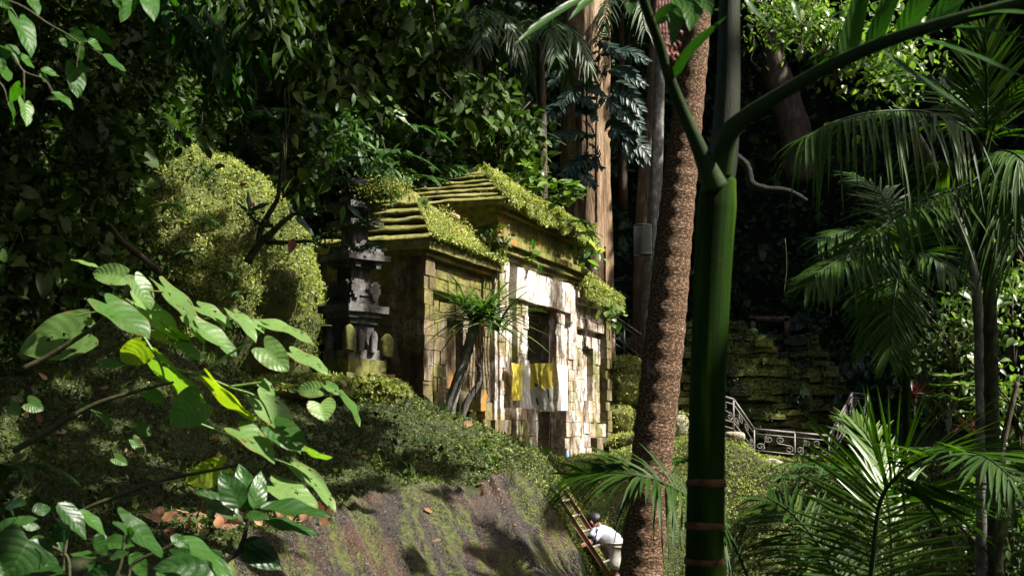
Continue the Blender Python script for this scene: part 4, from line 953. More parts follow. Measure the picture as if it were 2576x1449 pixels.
# right frond: heavy dark stalk with broad leaflets
path = [(1806, 440, 4.38), (1830, 345, 4.3), (1880, 290, 4.25), (2000, 215, 4.15), (2100, 160, 4.05), (2250, 98, 3.9), (2400, 52, 3.8), (2580, 5, 3.7), (2700, -30, 3.6)]
def stalk(pts, w0, w1, name='frond'):
    mb = MB(); P = spline([at(*p) for p in pts], 44); r = np.linspace(w0, w1, 44) * 4.2 / F; r[:16] += .022 * np.linspace(1, 0, 16) ** 1.6; P = P + .006 * fbm(P * 4, 2, 3)[:, None]; tube(mb, P, r, 14); return kid(fp, mb, name, 'petiole')
fr = stalk(path, 21, 13)
for (b, m_, t_, w, rn) in [((2120, 160, 4.05), (2150, 40, 4.0), (2185, -120, 3.9), 30, .7), ((2180, 130, 4.0), (2225, 30, 3.95), (2260, -90, 3.9), 24, .6), ((2260, 98, 3.95), (2310, 10, 3.9), (2370, -110, 3.85), 28, .9), ((2330, 78, 3.88), (2390, 10, 3.85), (2450, -90, 3.8), 26, .5),
    ((2210, 120, 4.0), (2330, 210, 3.85), (2470, 300, 3.7), 13, .3), ((2290, 92, 3.95), (2420, 130, 3.8), (2620, 215, 3.6), 16, .4), ((2360, 68, 3.85), (2480, 78, 3.75), (2640, 110, 3.6), 16, .6), ((2420, 50, 3.8), (2510, 32, 3.7), (2640, 40, 3.6), 18, .9), ((2050, 190, 4.1), (2075, 150, 4.05), (2096, 110, 4.0), 8, .4)]:
    blade(fp, b, m_, t_, w, rn=rn, up=(.3, -.75, .5), parent=fr)
fr2 = stalk([(1800, 470, 4.34), (1775, 410, 4.3), (1740, 330, 4.25), (1706, 250, 4.2), (1684, 190, 4.15), (1660, 110, 4.1), (1630, 30, 4.0), (1600, -60, 3.9)], 19, 11)
for (b, m_, t_, w, rn) in [((1690, 200, 4.15), (1735, 130, 4.1), (1830, 40, 4.0), 15, .3), ((1640, 60, 4.05), (1700, 30, 4), (1690, 120, 3.95), 24, .8), ((1680, -20, 4), (1740, 20, 3.95), (1735, 80, 3.9), 26, .9), ((1720, -30, 4), (1770, 0, 3.95), (1790, 40, 3.9), 20, .7),
    ((1610, -40, 3.9), (1500, -10, 3.8), (1430, 52, 3.7), 13, .9), ((1560, -60, 3.9), (1390, 40, 3.7), (1293, 114, 3.6), 11, .8), ((1600, -30, 3.9), (1590, 10, 3.9), (1585, 40, 3.85), 14, .2)]:
    blade(fp, b, m_, t_, w, rn=rn, up=(-.2, -.85, .3), parent=fr2)
blade(fp, (1900, -60, 4), (1880, 0, 4), (1935, 66, 3.95), 9, rn=.6)
blade(fp, (2010, -40, 3.9), (2000, 10, 3.9), (2015, 62, 3.85), 9, rn=.7)
mb = MB()
for k in range(7):
    x = 1640 + 11 * k; p = spline([at(1655 + 6 * k, -30, 4.16), at(1650 + 8 * k, 60, 4.14), at(1668 + 3 * k + 8 * math.sin(k), 150 + 8 * (k % 3), 4.12)], 14)
    tube(mb, p, np.linspace(.012, .006, 14), 8)
    for q in p[4::2]:
        tube(mb, [q + [.012, 0, .008], q + [.02, 0, -.004], q + [.022, 0, -.02]], [.004, .011, .003], 7)
kid(fp, mb, 'flower_stalk', 'fruit')

# ------------------------------------------------------------------ leafy plants placed leaf by leaf
def leaf_at(e, base, tip, wpx, d, kind='heart', mat='big', dd=0.0, rn=None, sgn=None, seed=0, fold=.16, droop=.16, ratio=.8, parent=None):
    b = at(base[0], base[1], d); t_ = at(tip[0], tip[1], d + dd)
    A = t_ - b; L = np.linalg.norm(A); A = A / L
    Wt = max(ratio * L, wpx * d / F)
    view = norm(-(b + t_) / 2); S = norm(np.cross(A, view)); Nv = np.cross(S, A)   # Nv faces the camera
    if Nv @ view < 0: Nv = -Nv
    c = np.clip(wpx * d / F / Wt, .12, .97); th = math.acos(c)
    best = max((1, -1), key=lambda s_: (Nv * math.cos(th) + s_ * S * math.sin(th)) @ (SUN if not (mat == 'big' and rn is not None and rn > .86) else -SUN)) if sgn is None else sgn
    N = Nv * math.cos(th) + best * S * math.sin(th)
    if mat in ('big', 'fresh', 'gloss') and d < 7 and (seed * 7) % 10 < (3 if mat == 'gloss' else 7): LITX.append(((b + t_) / 2, .3 * L - .18)); LITX.append((b * .25 + t_ * .75, .22 * L - .18)); LITX.append((b * .75 + t_ * .25, .22 * L - .18))
    V, F_, U = leaf_geo(L, Wt, kind, 15, 11, fold * random.uniform(.3, 1.7), droop * random.uniform(.2, 1.9), .022, seed)
    mb = MB(); scatter(mb, (V, F_, U), np.array([b]), np.array([A]), np.array([N]), 1.0, np.array([random.random() if rn is None else rn]))
    o = mb.obj('leaf', M[mat])
    if parent is not None: o.parent = parent
    else: rebase(e, [o])
    return o
def stem(e, pts, r0, r1, mat='stem', name='stem'):
    mb = MB(); P = spline([at(*p) for p in pts], 30); tube(mb, P, np.linspace(r0, r1, 30), 8); return kid(e, mb, name, mat)
def c3(x, y): return (.575 * x, 616 + .575 * y)
D1 = 6.2
bp_ = empty('broad_leaved_shrub', at(60, 1100, D1 + .3), 0, 'foreground shrub with large pale heart shaped leaves on long branches at left', 'shrub')
L1 = [((372, 372), (82, 462), 190, .62), ((540, 140), (400, 112), 92, .75), ((592, 160), (530, 142), 45, .7), ((400, 95), (312, 55), 18, .8), ((585, 150), (680, 268), 75, .55), ((708, 175), (942, 382), 60, .62), ((870, 272), (1030, 340), 48, .7),
  ((455, 250), (662, 398), 105, .25), ((575, 240), (802, 395), 85, .72), ((680, 368), (820, 435), 75, .97), ((645, 440), (520, 520), 115, .96), ((860, 360), (1042, 488), 65, .6), ((1020, 295), (1142, 390), 42, .7), ((1165, 350), (1402, 396), 42, .78), ((1098, 335), (1160, 368), 30, .8),
  ((1150, 445), (1265, 552), 120, .65), ((1270, 470), (1442, 548), 48, .7), ((690, 505), (912, 716), 75, .9), ((880, 680), (738, 788), 165, .45), ((918, 580), (1112, 774), 52, .97), ((1400, 632), (1296, 632), 72, .7), ((1400, 690), (1422, 766), 120, .85), ((1425, 612), (1486, 650), 40, .4), ((1490, 655), (1600, 768), 26, .3),
  ((1130, 672), (1350, 870), 100, .75), ((1195, 795), (1330, 888), 110, .1), ((1330, 875), (1445, 946), 25, .9), ((1040, 808), (1215, 920), 85, .6), ((980, 965), (815, 1045), 112, .97), ((1190, 1050), (1402, 1132), 85, .7), ((1275, 965), (1502, 1117), 55, .72), ((770, 415), (885, 480), 45, .3), ((440, 520), (530, 512), 40, .3), ((800, 310), (848, 360), 40, .8), ((1140, 600), (1210, 655), 45, .5), ((600, 790), (665, 830), 50, .2), ((500, 930), (560, 960), 45, .3), ((580, 850), (625, 905), 45, .2), ((480, 780), (415, 700), 30, .3), ((120, 690), (190, 720), 70, .2), ((40, 700), (85, 740), 60, .3), ((640, 640), (720, 690), 60, .25), ((380, 330), (420, 360), 35, .5)]
for k, (b, t_, w, rn) in enumerate(L1):
    b = (t_[0] + .93 * (b[0] - t_[0]), t_[1] + .93 * (b[1] - t_[1])); leaf_at(bp_, c3(*b), c3(*t_), w * .61, D1 + random.uniform(-.25, .25), 'broad' if k % 3 else 'heart', 'big', random.uniform(-.06, .06), rn, seed=k)
for pts, r0, r1 in [([(100, 545), (240, 470), (430, 345), (525, 245), (600, 160)], .016, .005), ([(60, 900), (150, 850), (400, 705), (600, 640), (760, 600)], .018, .006), ([(300, 1190), (380, 1150), (550, 1085), (700, 1030), (1000, 970), (1110, 920), (1200, 850)], .013, .004),
                    ([(525, 245), (640, 420), (700, 520), (720, 590)], .008, .005), ([(600, 200), (720, 205)], .005, .003), ([(700, 520), (860, 560), (1000, 480), (1080, 430), (1170, 360)], .008, .004), ([(860, 560), (1000, 620), (1130, 670), (1190, 780)], .007, .004), ([(870, 780), (990, 830), (1110, 900), (1280, 965)], .006, .003), ([(330, 310), (430, 292), (500, 290)], .004, .003), ([(1000, 620), (1200, 600), (1300, 640), (1400, 640)], .006, .003)]:
    stem(bp_, [c3(*p) + (D1,) for p in pts], r0, r1, 'stem' if r0 > .01 else 'greenstem')
# upright glossy plant before the rock
gp = empty('glossy_shrub', at(545, 1470, 5.6), 0, 'dark stemmed sapling with large glossy leaves in front of the wet rock', 'sapling')
stem(gp, [c3(955, 1560) + (5.6,), c3(980, 1400) + (5.6,), c3(1050, 1330) + (5.6,), c3(1080, 1230) + (5.6,), c3(1095, 1170) + (5.6,)], .014, .007, 'black')
for k, (b, t_, w, rn) in enumerate([((1040, 1195), (875, 1048), 85, .6), ((1050, 1150), (970, 985), 125, .2), ((1095, 1155), (1060, 962), 115, .95), ((1110, 1155), (1160, 985), 82, .8), ((1140, 1150), (1455, 1168), 66, .3), ((1150, 1205), (1402, 1242), 52, .4), ((1060, 1300), (1232, 1415), 130, .1), ((1060, 1290), (1230, 1340), 60, .3), ((1075, 1180), (1180, 1190), 45, .6)]):
    leaf_at(gp, c3(*b), c3(*t_), w * .575, 5.6 + random.uniform(-.1, .1), 'ovate', 'gloss', random.uniform(-.05, .05), rn, seed=k, ratio=.5)
# low dark plants along the bottom left
def c5(x, y): return (.3375 * x, 1159 + .3375 * y)
lp = empty('glossy_shrub', at(120, 1480, 5.0), 0, 'low dark glossy leaved plant filling the bottom left corner', 'shrub')
LL = [((210, 590), (90, 850), 330, .2), ((215, 590), (400, 690), 120, .5), ((430, 310), (665, 565), 110, .2), ((580, 370), (835, 530), 60, .9), ((930, 465), (1260, 690), 120, .4), ((760, 615), (985, 600), 85, .7), ((1280, 560), (1800, 860), 95, .7), ((1560, 770), (1145, 790), 190, .1), ((960, 705), (1140, 855), 110, .4), ((220, 830), (500, 845), 90, .3), ((900, 850), (590, 850), 140, .2), ((540, 690), (720, 715), 40, .9), ((820, 720), (955, 670), 45, .7),
      ((90, 470), (280, 420), 60, .6), ((0, 520), (100, 420), 70, .4), ((0, 590), (110, 520), 60, .5), ((160, 480), (310, 490), 60, .4), ((1270, 560), (1420, 640), 70, .6), ((430, 600), (480, 700), 50, .5), ((700, 560), (830, 700), 90, .1), ((300, 700), (430, 860), 120, .1), ((520, 480), (380, 600), 120, .05), ((1420, 700), (1250, 640), 80, .3), ((50, 330), (190, 300), 60, .2), ((240, 380), (400, 330), 80, .2), ((1000, 520), (900, 610), 70, .5), ((1160, 830), (1380, 900), 90, .8), ((1600, 720), (1700, 900), 60, .9), ((660, 760), (780, 900), 110, .2), ((-40, 700), (60, 900), 160, .15)]
for k, (b, t_, w, rn) in enumerate(LL):
    leaf_at(lp, c5(*b), c5(*t_), w * .42, 5.0 + random.uniform(-.25, .25), 'heart' if k in (0, 4, 7) else 'ovate', 'gloss', random.uniform(-.1, .1), rn, seed=k, ratio=.55)
for pts in ([(210, 590), (480, 690), (520, 900)], [(940, 470), (900, 760), (840, 900)], [(430, 310), (500, 480), (480, 700), (470, 900)], [(1290, 560), (1250, 640), (1000, 760), (950, 900)], [(1560, 770), (1650, 900)]):
    stem(lp, [c5(*p) + (5.05,) for p in pts], .006, .008, 'stem')
# leaves reaching in at the top left
tl = empty('overhanging_branch', at(-60, 60, 5.2), 0, 'backlit branch of light green leaves reaching in at the top left', 'branch')
TL = [((48, 52), (92, 125), 42), ((180, 85), (216, 104), 36), ((237, 80), (286, 110), 30), ((220, 103), (263, 126), 22), ((198, 118), (206, 156), 26), ((258, 138), (321, 178), 20), ((190, 172), (196, 246), 54), ((102, 174), (151, 192), 18), ((20, 112), (52, 152), 24), ((45, 140), (89, 171), 20), ((0, 117), (20, 136), 20), ((98, 190), (129, 208), 16), ((50, 222), (18, 256), 34), ((62, 262), (72, 314), 32), ((20, 258), (48, 314), 15), ((130, 232), (188, 268), 15), ((0, 145), (10, 178), 22), ((325, -25), (320, 48), 44), ((360, -20), (395, 32), 44), ((-10, -8), (28, 22), 34), ((70, -12), (102, 33), 26), ((285, -5), (310, 22), 22), ((150, 95), (172, 120), 16), ((0, 165), (25, 200), 26)]
for k, (b, t_, w) in enumerate(TL):
    leaf_at(tl, b, t_, w, 5.2 + random.uniform(-.2, .2), 'heart' if w > 25 else 'ovate', 'fresh' if k != 13 else 'big', random.uniform(-.1, .1), .25 + .45 * random.random(), seed=k, ratio=.6)
for pts in ([(-80, -20), (40, 10), (120, 60), (165, 85), (200, 108), (235, 125), (260, 140)], [(-80, 80), (20, 130), (60, 180), (110, 200), (135, 235)], [(60, 180), (60, 262)], [(200, 108), (192, 172)], [(20, 10), (48, 52)], [(-80, 160), (0, 210), (20, 258)]):
    stem(tl, [p + (5.2,) for p in pts], .006, .002, 'stem')
# sunlit drooping spray above the mound
ts = empty('overhanging_branch', at(520, -40, 15), 0, 'spray of drooping pointed leaves catching the sun above the mound', 'branch')
LA = leaf_geo(1, .3, 'lance', 8, 5, .2, .35, .01)
def leaf_cloud(e, name, mat, centers, n, size, geo, down=.6, spread=.12, rn=None, nb=(0, -.2, 1)):
    """leaves gathered along a polyline of photo positions"""
    C = spline([at(*c) for c in centers], 60); k = R.integers(0, 60, n)
    P = C[k] + R.normal(size=(n, 3)) * spread
    D = norm(rdir(n) * .8 - np.array([0, 0, down])); N = norm(np.array(nb) + .6 * R.normal(size=(n, 3)))
    mb = MB(); scatter(mb, geo, P, D, N, size * np.exp(.25 * R.normal(size=n)), R.random(n) if rn is None else np.full(n, rn))
    return kid(e, mb, name, mat)
leaf_cloud(ts, 'foliage', 'ivy', [(500, -30, 15), (600, 30, 15), (680, 60, 15), (735, 120, 15.2)], 240, .3, LA, .8, .22)
leaf_cloud(ts, 'foliage', 'gloss', [(430, 20, 14.6), (520, 70, 14.6), (560, 130, 14.8), (590, 210, 15)], 230, .26, LA, .9, .17)
leaf_cloud(ts, 'foliage', 'ivy', [(640, -20, 15.4), (740, 60, 15.4), (750, 110, 15.4)], 120, .26, LA, .8, .16)
stem(ts, [(400, -60, 15), (520, 0, 15), (620, 30, 15), (700, 60, 15), (740, 110, 15.2)], .03, .008, 'bark')
stem(ts, [(520, 0, 15), (540, 80, 14.8), (575, 170, 14.9), (590, 215, 15)], .015, .005, 'bark')
lt = empty('hanging_twig', at(520, 340, 14.6), 0, 'few dangling leaves hanging over the lit edge of the mound', 'twig')
for k, (b, t_, w) in enumerate([((495, 335), (532, 392), 26), ((505, 340), (515, 388), 22), ((520, 375), (532, 402), 18), ((440, 330), (470, 372), 30), ((470, 345), (478, 372), 18), ((455, 370), (440, 402), 18)]):
    leaf_at(lt, b, t_, w, 14.6, 'ovate', 'big' if k < 2 else 'ivy', .1, .5, seed=k, ratio=.45)
stem(lt, [(515, 150, 14.8), (512, 250, 14.7), (505, 345, 14.6)], .006, .004, 'stem')
for k, (x, y0, y1) in enumerate([(716, 220, 500), (725, 230, 330), (712, 330, 520), (1975, 600, 740)]):
    mb = MB(); d = 14.5 if k < 3 else 20
    tube(mb, spline([at(x, y0, d), at(x + 4, (y0 + y1) / 2, d), at(x - 3, y1, d)], 12), .006, 5); tag(mb.obj('vine', M['stem']), 'thin vine dangling over the mound' if k < 3 else 'thin vine dangling before the dark gorge wall', 'vine', 'dangling vines left' if k < 3 else 'dangling vines right')
# frangipani with mossy branches
fg = empty('frangipani', at(560, 790, 15.6), 0, 'bare mossy branched frangipani with few leaves in front of the mound', 'tree')
def c6(x, y): return (507 + .30 * x, 217.3 + .30 * y)      # crop scale
B6 = [([(380, 1480), (430, 1400), (500, 1310), (600, 1220), (680, 1140), (760, 1080)], .055, .03), ([(480, 1330), (490, 1230), (540, 1110), (630, 960), (650, 860), (670, 700), (690, 500), (780, 380), (880, 280)], .04, .012), ([(660, 690), (590, 610), (470, 510), (390, 380), (350, 230)], .022, .009),
      ([(690, 520), (640, 400), (590, 260)], .018, .008), ([(600, 1170), (470, 1140), (390, 1060)], .03, .014), ([(690, 920), (800, 850), (900, 790), (1020, 770), (1100, 690), (1180, 640)], .024, .009), ([(910, 780), (950, 640), (980, 480), (985, 430)], .018, .008), ([(540, 1310), (720, 1310), (930, 1300), (1060, 1350), (1250, 1340)], .03, .011), ([(940, 1290), (1060, 1230), (1220, 1180), (1330, 1150), (1480, 1110)], .02, .008), ([(1250, 1340), (1330, 1370), (1430, 1345)], .012, .007), ([(1040, 775), (1120, 800), (1200, 800), (1250, 780)], .014, .006), ([(760, 1080), (900, 1030), (1050, 1010)], .022, .008)]
bud = MB()
for pts, r0, r1 in B6:
    stem(fg, [c6(*p) + (15.4,) for p in pts], r0, r1, 'mossbark', 'branch')
    C = spline([at(*(c6(*p) + (15.4,))) for p in pts], 50); n = 130 if r0 < .045 else 80
    k = R.integers(4, 50, n)
    scatter(bud, HEX, C[k] + R.normal(size=(n, 3)) * .025, rdir(n), rdir(n), R.uniform(.03, .07, n))
kid(fg, bud, 'epiphyte_leaves', 'fern')
for k, (b, t_, w) in enumerate([((350, 230), (315, 85), 22), ((365, 240), (530, 185), 38), ((590, 260), (510, 145), 26), ((600, 245), (700, 200), 34), ((885, 270), (850, 120), 55), ((900, 270), (1100, 240), 16), ((985, 430), (925, 285), 40), ((395, 1050), (410, 865), 48), ((400, 1050), (580, 955), 44), ((385, 1060), (290, 950), 26), ((755, 1090), (740, 960), 30), ((760, 1090), (1010, 1010), 50), ((770, 1090), (970, 1220), 46), ((1225, 1000), (1350, 1095), 48), ((1190, 1000), (1175, 1150), 56), ((1340, 1150), (1325, 1110), 26), ((1250, 780), (1440, 810), 44), ((1180, 620), (1340, 580), 36), ((1430, 1340), (1380, 1270), 40), ((1430, 1345), (1570, 1310), 28), ((1440, 1345), (1590, 1365), 22), ((1420, 1110), (1410, 1040), 26), ((1450, 1110), (1640, 1030), 20), ((1400, 1150), (1550, 1160), 16), ((1215, 700), (1255, 860), 24)]):
    leaf_at(fg, c6(*b), c6(*t_), w * .30, 15.4 + random.uniform(-.1, .1), 'lance', 'bright' if k == 14 else 'blue', random.uniform(-.1, .1), None, seed=k, ratio=.32)
# dead leaf caught on the branch
def dead_leaf(pos, size, group, label, N=None, D=None):
    V, F_, U = leaf_geo(1, .55, 'ovate', 8, 5, .35 * random.uniform(-1, 1.5), random.uniform(-.5, .5), .03, random.random() * 9)
    mb = MB(); mb.add(V * size, F_, U, random.random()); o = mb.obj('dead_leaf', M['dead'])
    D = rdir(1)[0] * [1, 1, .3] if D is None else D; N = norm(np.array([0, -.5, 1.]) + .5 * R.normal(size=3)) if N is None else N
    Mx = frames(np.array([D]), np.array([N]))[0]
    from mathutils import Matrix
    o.matrix_world = Matrix([[*Mx[0], pos[0]], [*Mx[1], pos[1]], [*Mx[2], pos[2]], [0, 0, 0, 1]])
    return tag(o, label, 'dead leaf', group)
dead_leaf(at(740, 600, 15.3), .2, None, 'brown dead leaf caught on the horizontal mossy branch', N=np.array([.3, -1, .3]), D=np.array([-.3, 0, -1.]))
dead_leaf(at(640, 585, 15.5), .16, None, 'curled brown leaf on the lit lower edge of the mound', N=np.array([.3, -1, .3]))
# bush growing on the shrine top
sb = empty('epiphyte_bush', at(945, 480, 18.6), 0, 'sunlit bushy plant sprouting on top of the stone shrine', 'bush')
for pts in ([(940, 490), (930, 420), (900, 330), (890, 310)], [(950, 480), (970, 400), (960, 340)], [(930, 480), (880, 420), (850, 400)], [(960, 490), (985, 440), (1000, 420)]):
    stem(sb, [p + (18.6,) for p in pts], .014, .005, 'stem')
leaf_cloud(sb, 'foliage', 'fern', [(845, 395, 18.6), (890, 320, 18.6), (900, 330, 18.6), (935, 400, 18.6), (975, 430, 18.6), (960, 470, 18.5)], 420, .15, leaf_geo(1, .34, 'lance', 5, 3, .2, .3, 0), .5, .16)
mb = MB(); n = 3200; P = at(968, 476, 18.6) + R.normal(size=(n, 3)) * [.17, .17, .08]; scatter(mb, DIAMOND, P, rdir(n), norm(rdir(n) + [0, 0, .6]), .035, np.clip(R.normal(.6, .3, n), 0, 1)); kid(sb, mb, 'moss_tuft', 'moss')
# shrub on the tall roof
rp = gw(4.9, .15, 4.72)
rs = empty('roof_shrub', rp, 0, 'bright yellow green shrub growing on the front of the tall roof', 'shrub')
rx, ry = proj(rp); rd = rp[1]
OVb = leaf_geo(1, .5, 'ovate', 6, 5, .2, .25, .01)
for (x, y) in ((1300, 445), (1322, 418), (1345, 450), (1385, 462), (1425, 470), (1440, 495), (1360, 480), (1400, 500), (1320, 475), (1432, 470)):
    stem(rs, [(rx, ry, rd), ((rx + x) / 2, (ry + y) / 2 + 6, rd), (x, y, rd)], .012, .005, 'greenstem')
    mb = MB(); n = 11; C = at(x, y, rd); a = R.uniform(0, 6.3, n)
    D = np.stack([np.cos(a), .5 * np.sin(a), R.uniform(-.5, .7, n)], 1); scatter(mb, OVb, C + .06 * R.normal(size=(n, 3)), D, norm(np.stack([0 * a, 0 * a - .5, 0 * a + 1], 1) + .4 * R.normal(size=(n, 3))), R.uniform(.17, .32, n)); kid(rs, mb, 'foliage', 'bright')
def small_plant(name, label, pts, mat, n, size, geo, cat='plant', spread=.08, down=.3):
    e = empty(name, at(*pts[0]), 0, label, cat); stem(e, pts, .01, .004, 'stem'); leaf_cloud(e, 'foliage', mat, pts[len(pts) // 2:] if len(pts) > 2 else pts, n, size, geo, down, spread); return e
small_plant('roof_plant', 'small leafy sprig beside the left end of the tall cornice', [(1262, 640, 22.7), (1255, 600, 22.6), (1240, 585, 22.6), (1225, 580, 22.6)], 'gloss', 16, .2, OVb)
small_plant('climbing_vine', 'leafy vine climbing where the lower wing meets the centre', [(1235, 760, 22.4), (1250, 700, 22.4), (1258, 650, 22.4), (1250, 590, 22.3)], 'cover', 90, .11, OVb, 'vine', .14)
small_plant('roof_plant', 'small pale sprig above the stone lintel', [(1300, 740, 23.5), (1325, 690, 23.6), (1340, 655, 23.6), (1350, 650, 23.6)], 'big', 14, .2, OVb, spread=.1)
small_plant('climbing_vine', 'broad leaved vine hanging at the right end of the tall roof', [(1475, 770, 26.8), (1480, 720, 26.7), (1490, 670, 26.6), (1480, 625, 26.6), (1500, 640, 26.6)], 'big', 26, .3, OVb, 'vine', .2)
small_plant('roof_plant', 'weed with broad leaves on the far right wing roof', [(1480, 750, 27.5), (1500, 735, 27.4), (1530, 770, 27.6), (1545, 790, 27.7)], 'bright', 34, .2, OVb, spread=.2)
small_plant('roof_plant', 'reddish sprig on the mossy lower roof', [(1140, 570, 21), (1143, 555, 21), (1145, 548, 21)], 'dead', 8, .12, OVb)
small_plant('roof_plant', 'tiny bright sprout on the ridge of the lower roof', [(1062, 520, 21.4), (1066, 508, 21.4), (1070, 503, 21.4)], 'bright', 6, .14, OVb, spread=.04)
for (x, y, d) in ((1135, 388, 28), (1215, 385, 27), (1120, 115, 26)): small_plant('forest_sprig', {1135: 'small sprig of leaves catching light left above the tall roof', 1215: 'pale sprig of leaves directly above the tall roof', 1120: 'drooping dark leaf cluster at the upper middle'}[x], [(x - 20, y + 14, d), (x, y, d), (x + 14, y + 4, d)], 'ivy', 18, .24, OVb, 'sprig', .14)
yb = empty('forest_sprig', at(975, 290, 17), 0, 'isolated sprig with bright yellow leaves before the dark forest', 'sprig')
for k, (b, t_, w) in enumerate([((965, 268), (952, 262), 8), ((968, 272), (995, 290), 22), ((990, 282), (1010, 275), 9), ((995, 290), (1036, 315), 9), ((1000, 280), (1030, 290), 12), ((985, 255), (975, 235), 10), ((970, 295), (980, 325), 13), ((985, 292), (992, 312), 11), ((955, 262), (935, 235), 9), ((990, 265), (1012, 275), 10)]):
    leaf_at(yb, b, t_, w, 17, 'lance', 'bright' if k != 1 else 'big', .1, .5 if k else .6, seed=k, ratio=.36)
stem(yb, [(960, 320, 17), (962, 295, 17), (975, 275, 17), (995, 285, 17)], .006, .003, 'stem')
ytop = empty('forest_sprig', at(1030, -10, 20), 0, 'yellow green leaves hanging in at the top middle', 'sprig')
for k, (b, t_, w) in enumerate([((1022, -15), (1022, 20), 20), ((1030, -10), (1045, 22), 22), ((1018, 0), (1010, 22), 16)]): leaf_at(ytop, b, t_, w, 20, 'ovate', 'bright', .1, .5, seed=k, ratio=.5)
# dracaena by the doorway
dr = empty('dracaena', at(1125, 1050, 19), 0, 'leaning trunk with a tuft of strap leaves in front of the left wing', 'tree')
mb = MB(); mb.add(*pxtube([(1118, 1080, 19), (1130, 1030, 16), (1150, 960, 14), (1172, 900, 12), (1185, 850, 12), (1195, 820, 11)], 19, 14, 40, rough=.012)); kid(dr, mb, 'trunk', 'greybark')
mb = MB(); mb.add(*pxtube([(1158, 1060, 9), (1175, 1010, 9), (1195, 980, 7), (1210, 945, 6), (1200, 915, 5)], 19.2, 10, 24, rough=.01)); kid(dr, mb, 'branch', 'greybark')
mb = MB()
for k in range(9):
    x = 1172 + 8 * k; tube(mb, spline([at(x, 830, 19), at(x + 4 - k, 890 + 6 * (k % 3), 18.95), at(x - 6 + 2 * k, 960 + 16 * (k % 4), 19)], 12), .008, 5)
kid(dr, mb, 'root_strands', 'bark')
ST = leaf_geo(1, .07, 'strap', 11, 3, .5, .75, 0)
for (x, y, n, L) in ((1197, 815, 46, .8), (1230, 800, 34, .7), (1215, 775, 30, .62), (1175, 770, 20, .5), (1255, 830, 18, .7)):
    a = R.uniform(0, 6.3, n); el = R.uniform(.1, 1.35, n)
    D = np.stack([np.cos(a) * np.cos(el), np.sin(a) * np.cos(el), np.sin(el)], 1); N = np.stack([-np.cos(a) * np.sin(el), -np.sin(a) * np.sin(el), np.cos(el)], 1)
    mb = MB(); scatter(mb, ST, at(x, y, 19) + .03 * R.normal(size=(n, 3)), D, N, L * R.uniform(.7, 1.2, n)); kid(dr, mb, 'leaf_tuft', 'strap')
# climber with pinnate leaves on the huge trunk
cl = empty('climbing_plant', at(1475, 420, 32.2), 0, 'dark bluish climber with feathery leaves clinging to the huge trunk', 'climber')
def pinnate(e, x, y, a, Lp, d, n=9, mat='blue', w=.12, name='leaf', droop=.35):
    p = [(x, y, d), (x + .5 * Lp * math.cos(a), y - .5 * Lp * math.sin(a) + .04 * Lp, d - .25), (x + Lp * math.cos(a), y - Lp * math.sin(a) + droop * Lp, d - .4)]
    path = spline([at(*q) for q in p], 14); L = np.linalg.norm(path[-1] - path[0])
    lf = frond_geo(path, n, L * .42, L * w, side_up=(0, -.75, .6), ang=62, droop=.2, seed=int(x * 7 + y), start=.15, taper=(.7, 1, .5))
    tube(lf, path, .008, 5); return kid(e, lf, name, mat)
for k in range(34):
    y = random.choice([random.uniform(95, 300), random.uniform(95, 300), random.uniform(330, 420)]); x = random.uniform(1425, 1530); a = random.uniform(-.6, math.pi + .6)
    pinnate(cl, x, y, a, random.uniform(40, 70), 31.9 - .2 * random.random())
for (x, y, a) in ((1530, 170, -.1), (1535, 200, -.5), (1540, 240, -.6), (1520, 330, 0.1), (1530, 345, -.3), (1560, 335, -.4), (1540, 130, .1), (1530, 290, -.7)): pinnate(cl, x, y, a, 85, 31.8)
for k in range(3):
    mb = MB(); tube(mb, spline([at(1440 + 30 * k, 560, 31.9), at(1455 + 22 * k, 400, 32), at(1450 + 26 * k, 250, 32), at(1470 + 20 * k, 90, 32)], 20), .03, 6); kid(cl, mb, 'stem', 'bark')
# ferns
def fern(x, y, d, Lm, n, label, group, mat='fern', up=.5):
    e = empty('fern', at(x, y, d), 0, label, 'fern', group); b = at(x, y, d)
    for k in range(n):
        a = k / n * 6.28 + random.random(); L = Lm * random.uniform(.7, 1.15)
        D = np.array([math.cos(a), math.sin(a) * .8 - .25, up])
        path = np.stack([b + D * L * t + np.array([0, 0, -.75 * L * t * t]) for t in np.linspace(0, 1, 12)])
        lf = frond_geo(path, 22, L * .24, L * .045, ang=75, droop=.15, seed=k + int(x), start=.1, taper=(.8, 1, .15)); tube(lf, path, .006, 4); kid(e, lf, 'frond', mat)
    return e
for (x, y, d) in [(1010, 330, 24), (1060, 370, 25), (960, 400, 24), (1080, 430, 25), (1030, 460, 24.5), (920, 270, 24), (790, 330, 23), (830, 360, 23), (1110, 300, 26), (700, 300, 22), (980, 250, 26), (1140, 440, 26)]:
    fern(x, y, d, 1.1, 8, 'arching fern on the dark slope behind the shrine and roofs', 'ferns on the dark slope')
fern(1470, 590, 25.6, .5, 8, 'feathery fern on the right end of the tall roof', None)
fern(1455, 560, 25.4, .45, 7, 'small upright fern beside the roof shrub', None)
fern(40, 1180, 9, .5, 8, 'dark fern at the left edge above the glossy plant', None)
for (x, y, d) in [(2150, 1205, 17), (2230, 1190, 17), (2330, 1140, 18), (2080, 1190, 18), (2020, 1180, 19), (1990, 1210, 18.6), (1700, 1170, 17.5)]:
    fern(x, y, d, .6, 8, 'low fern on the bank near the iron railing', 'ferns by the railing', up=.7)
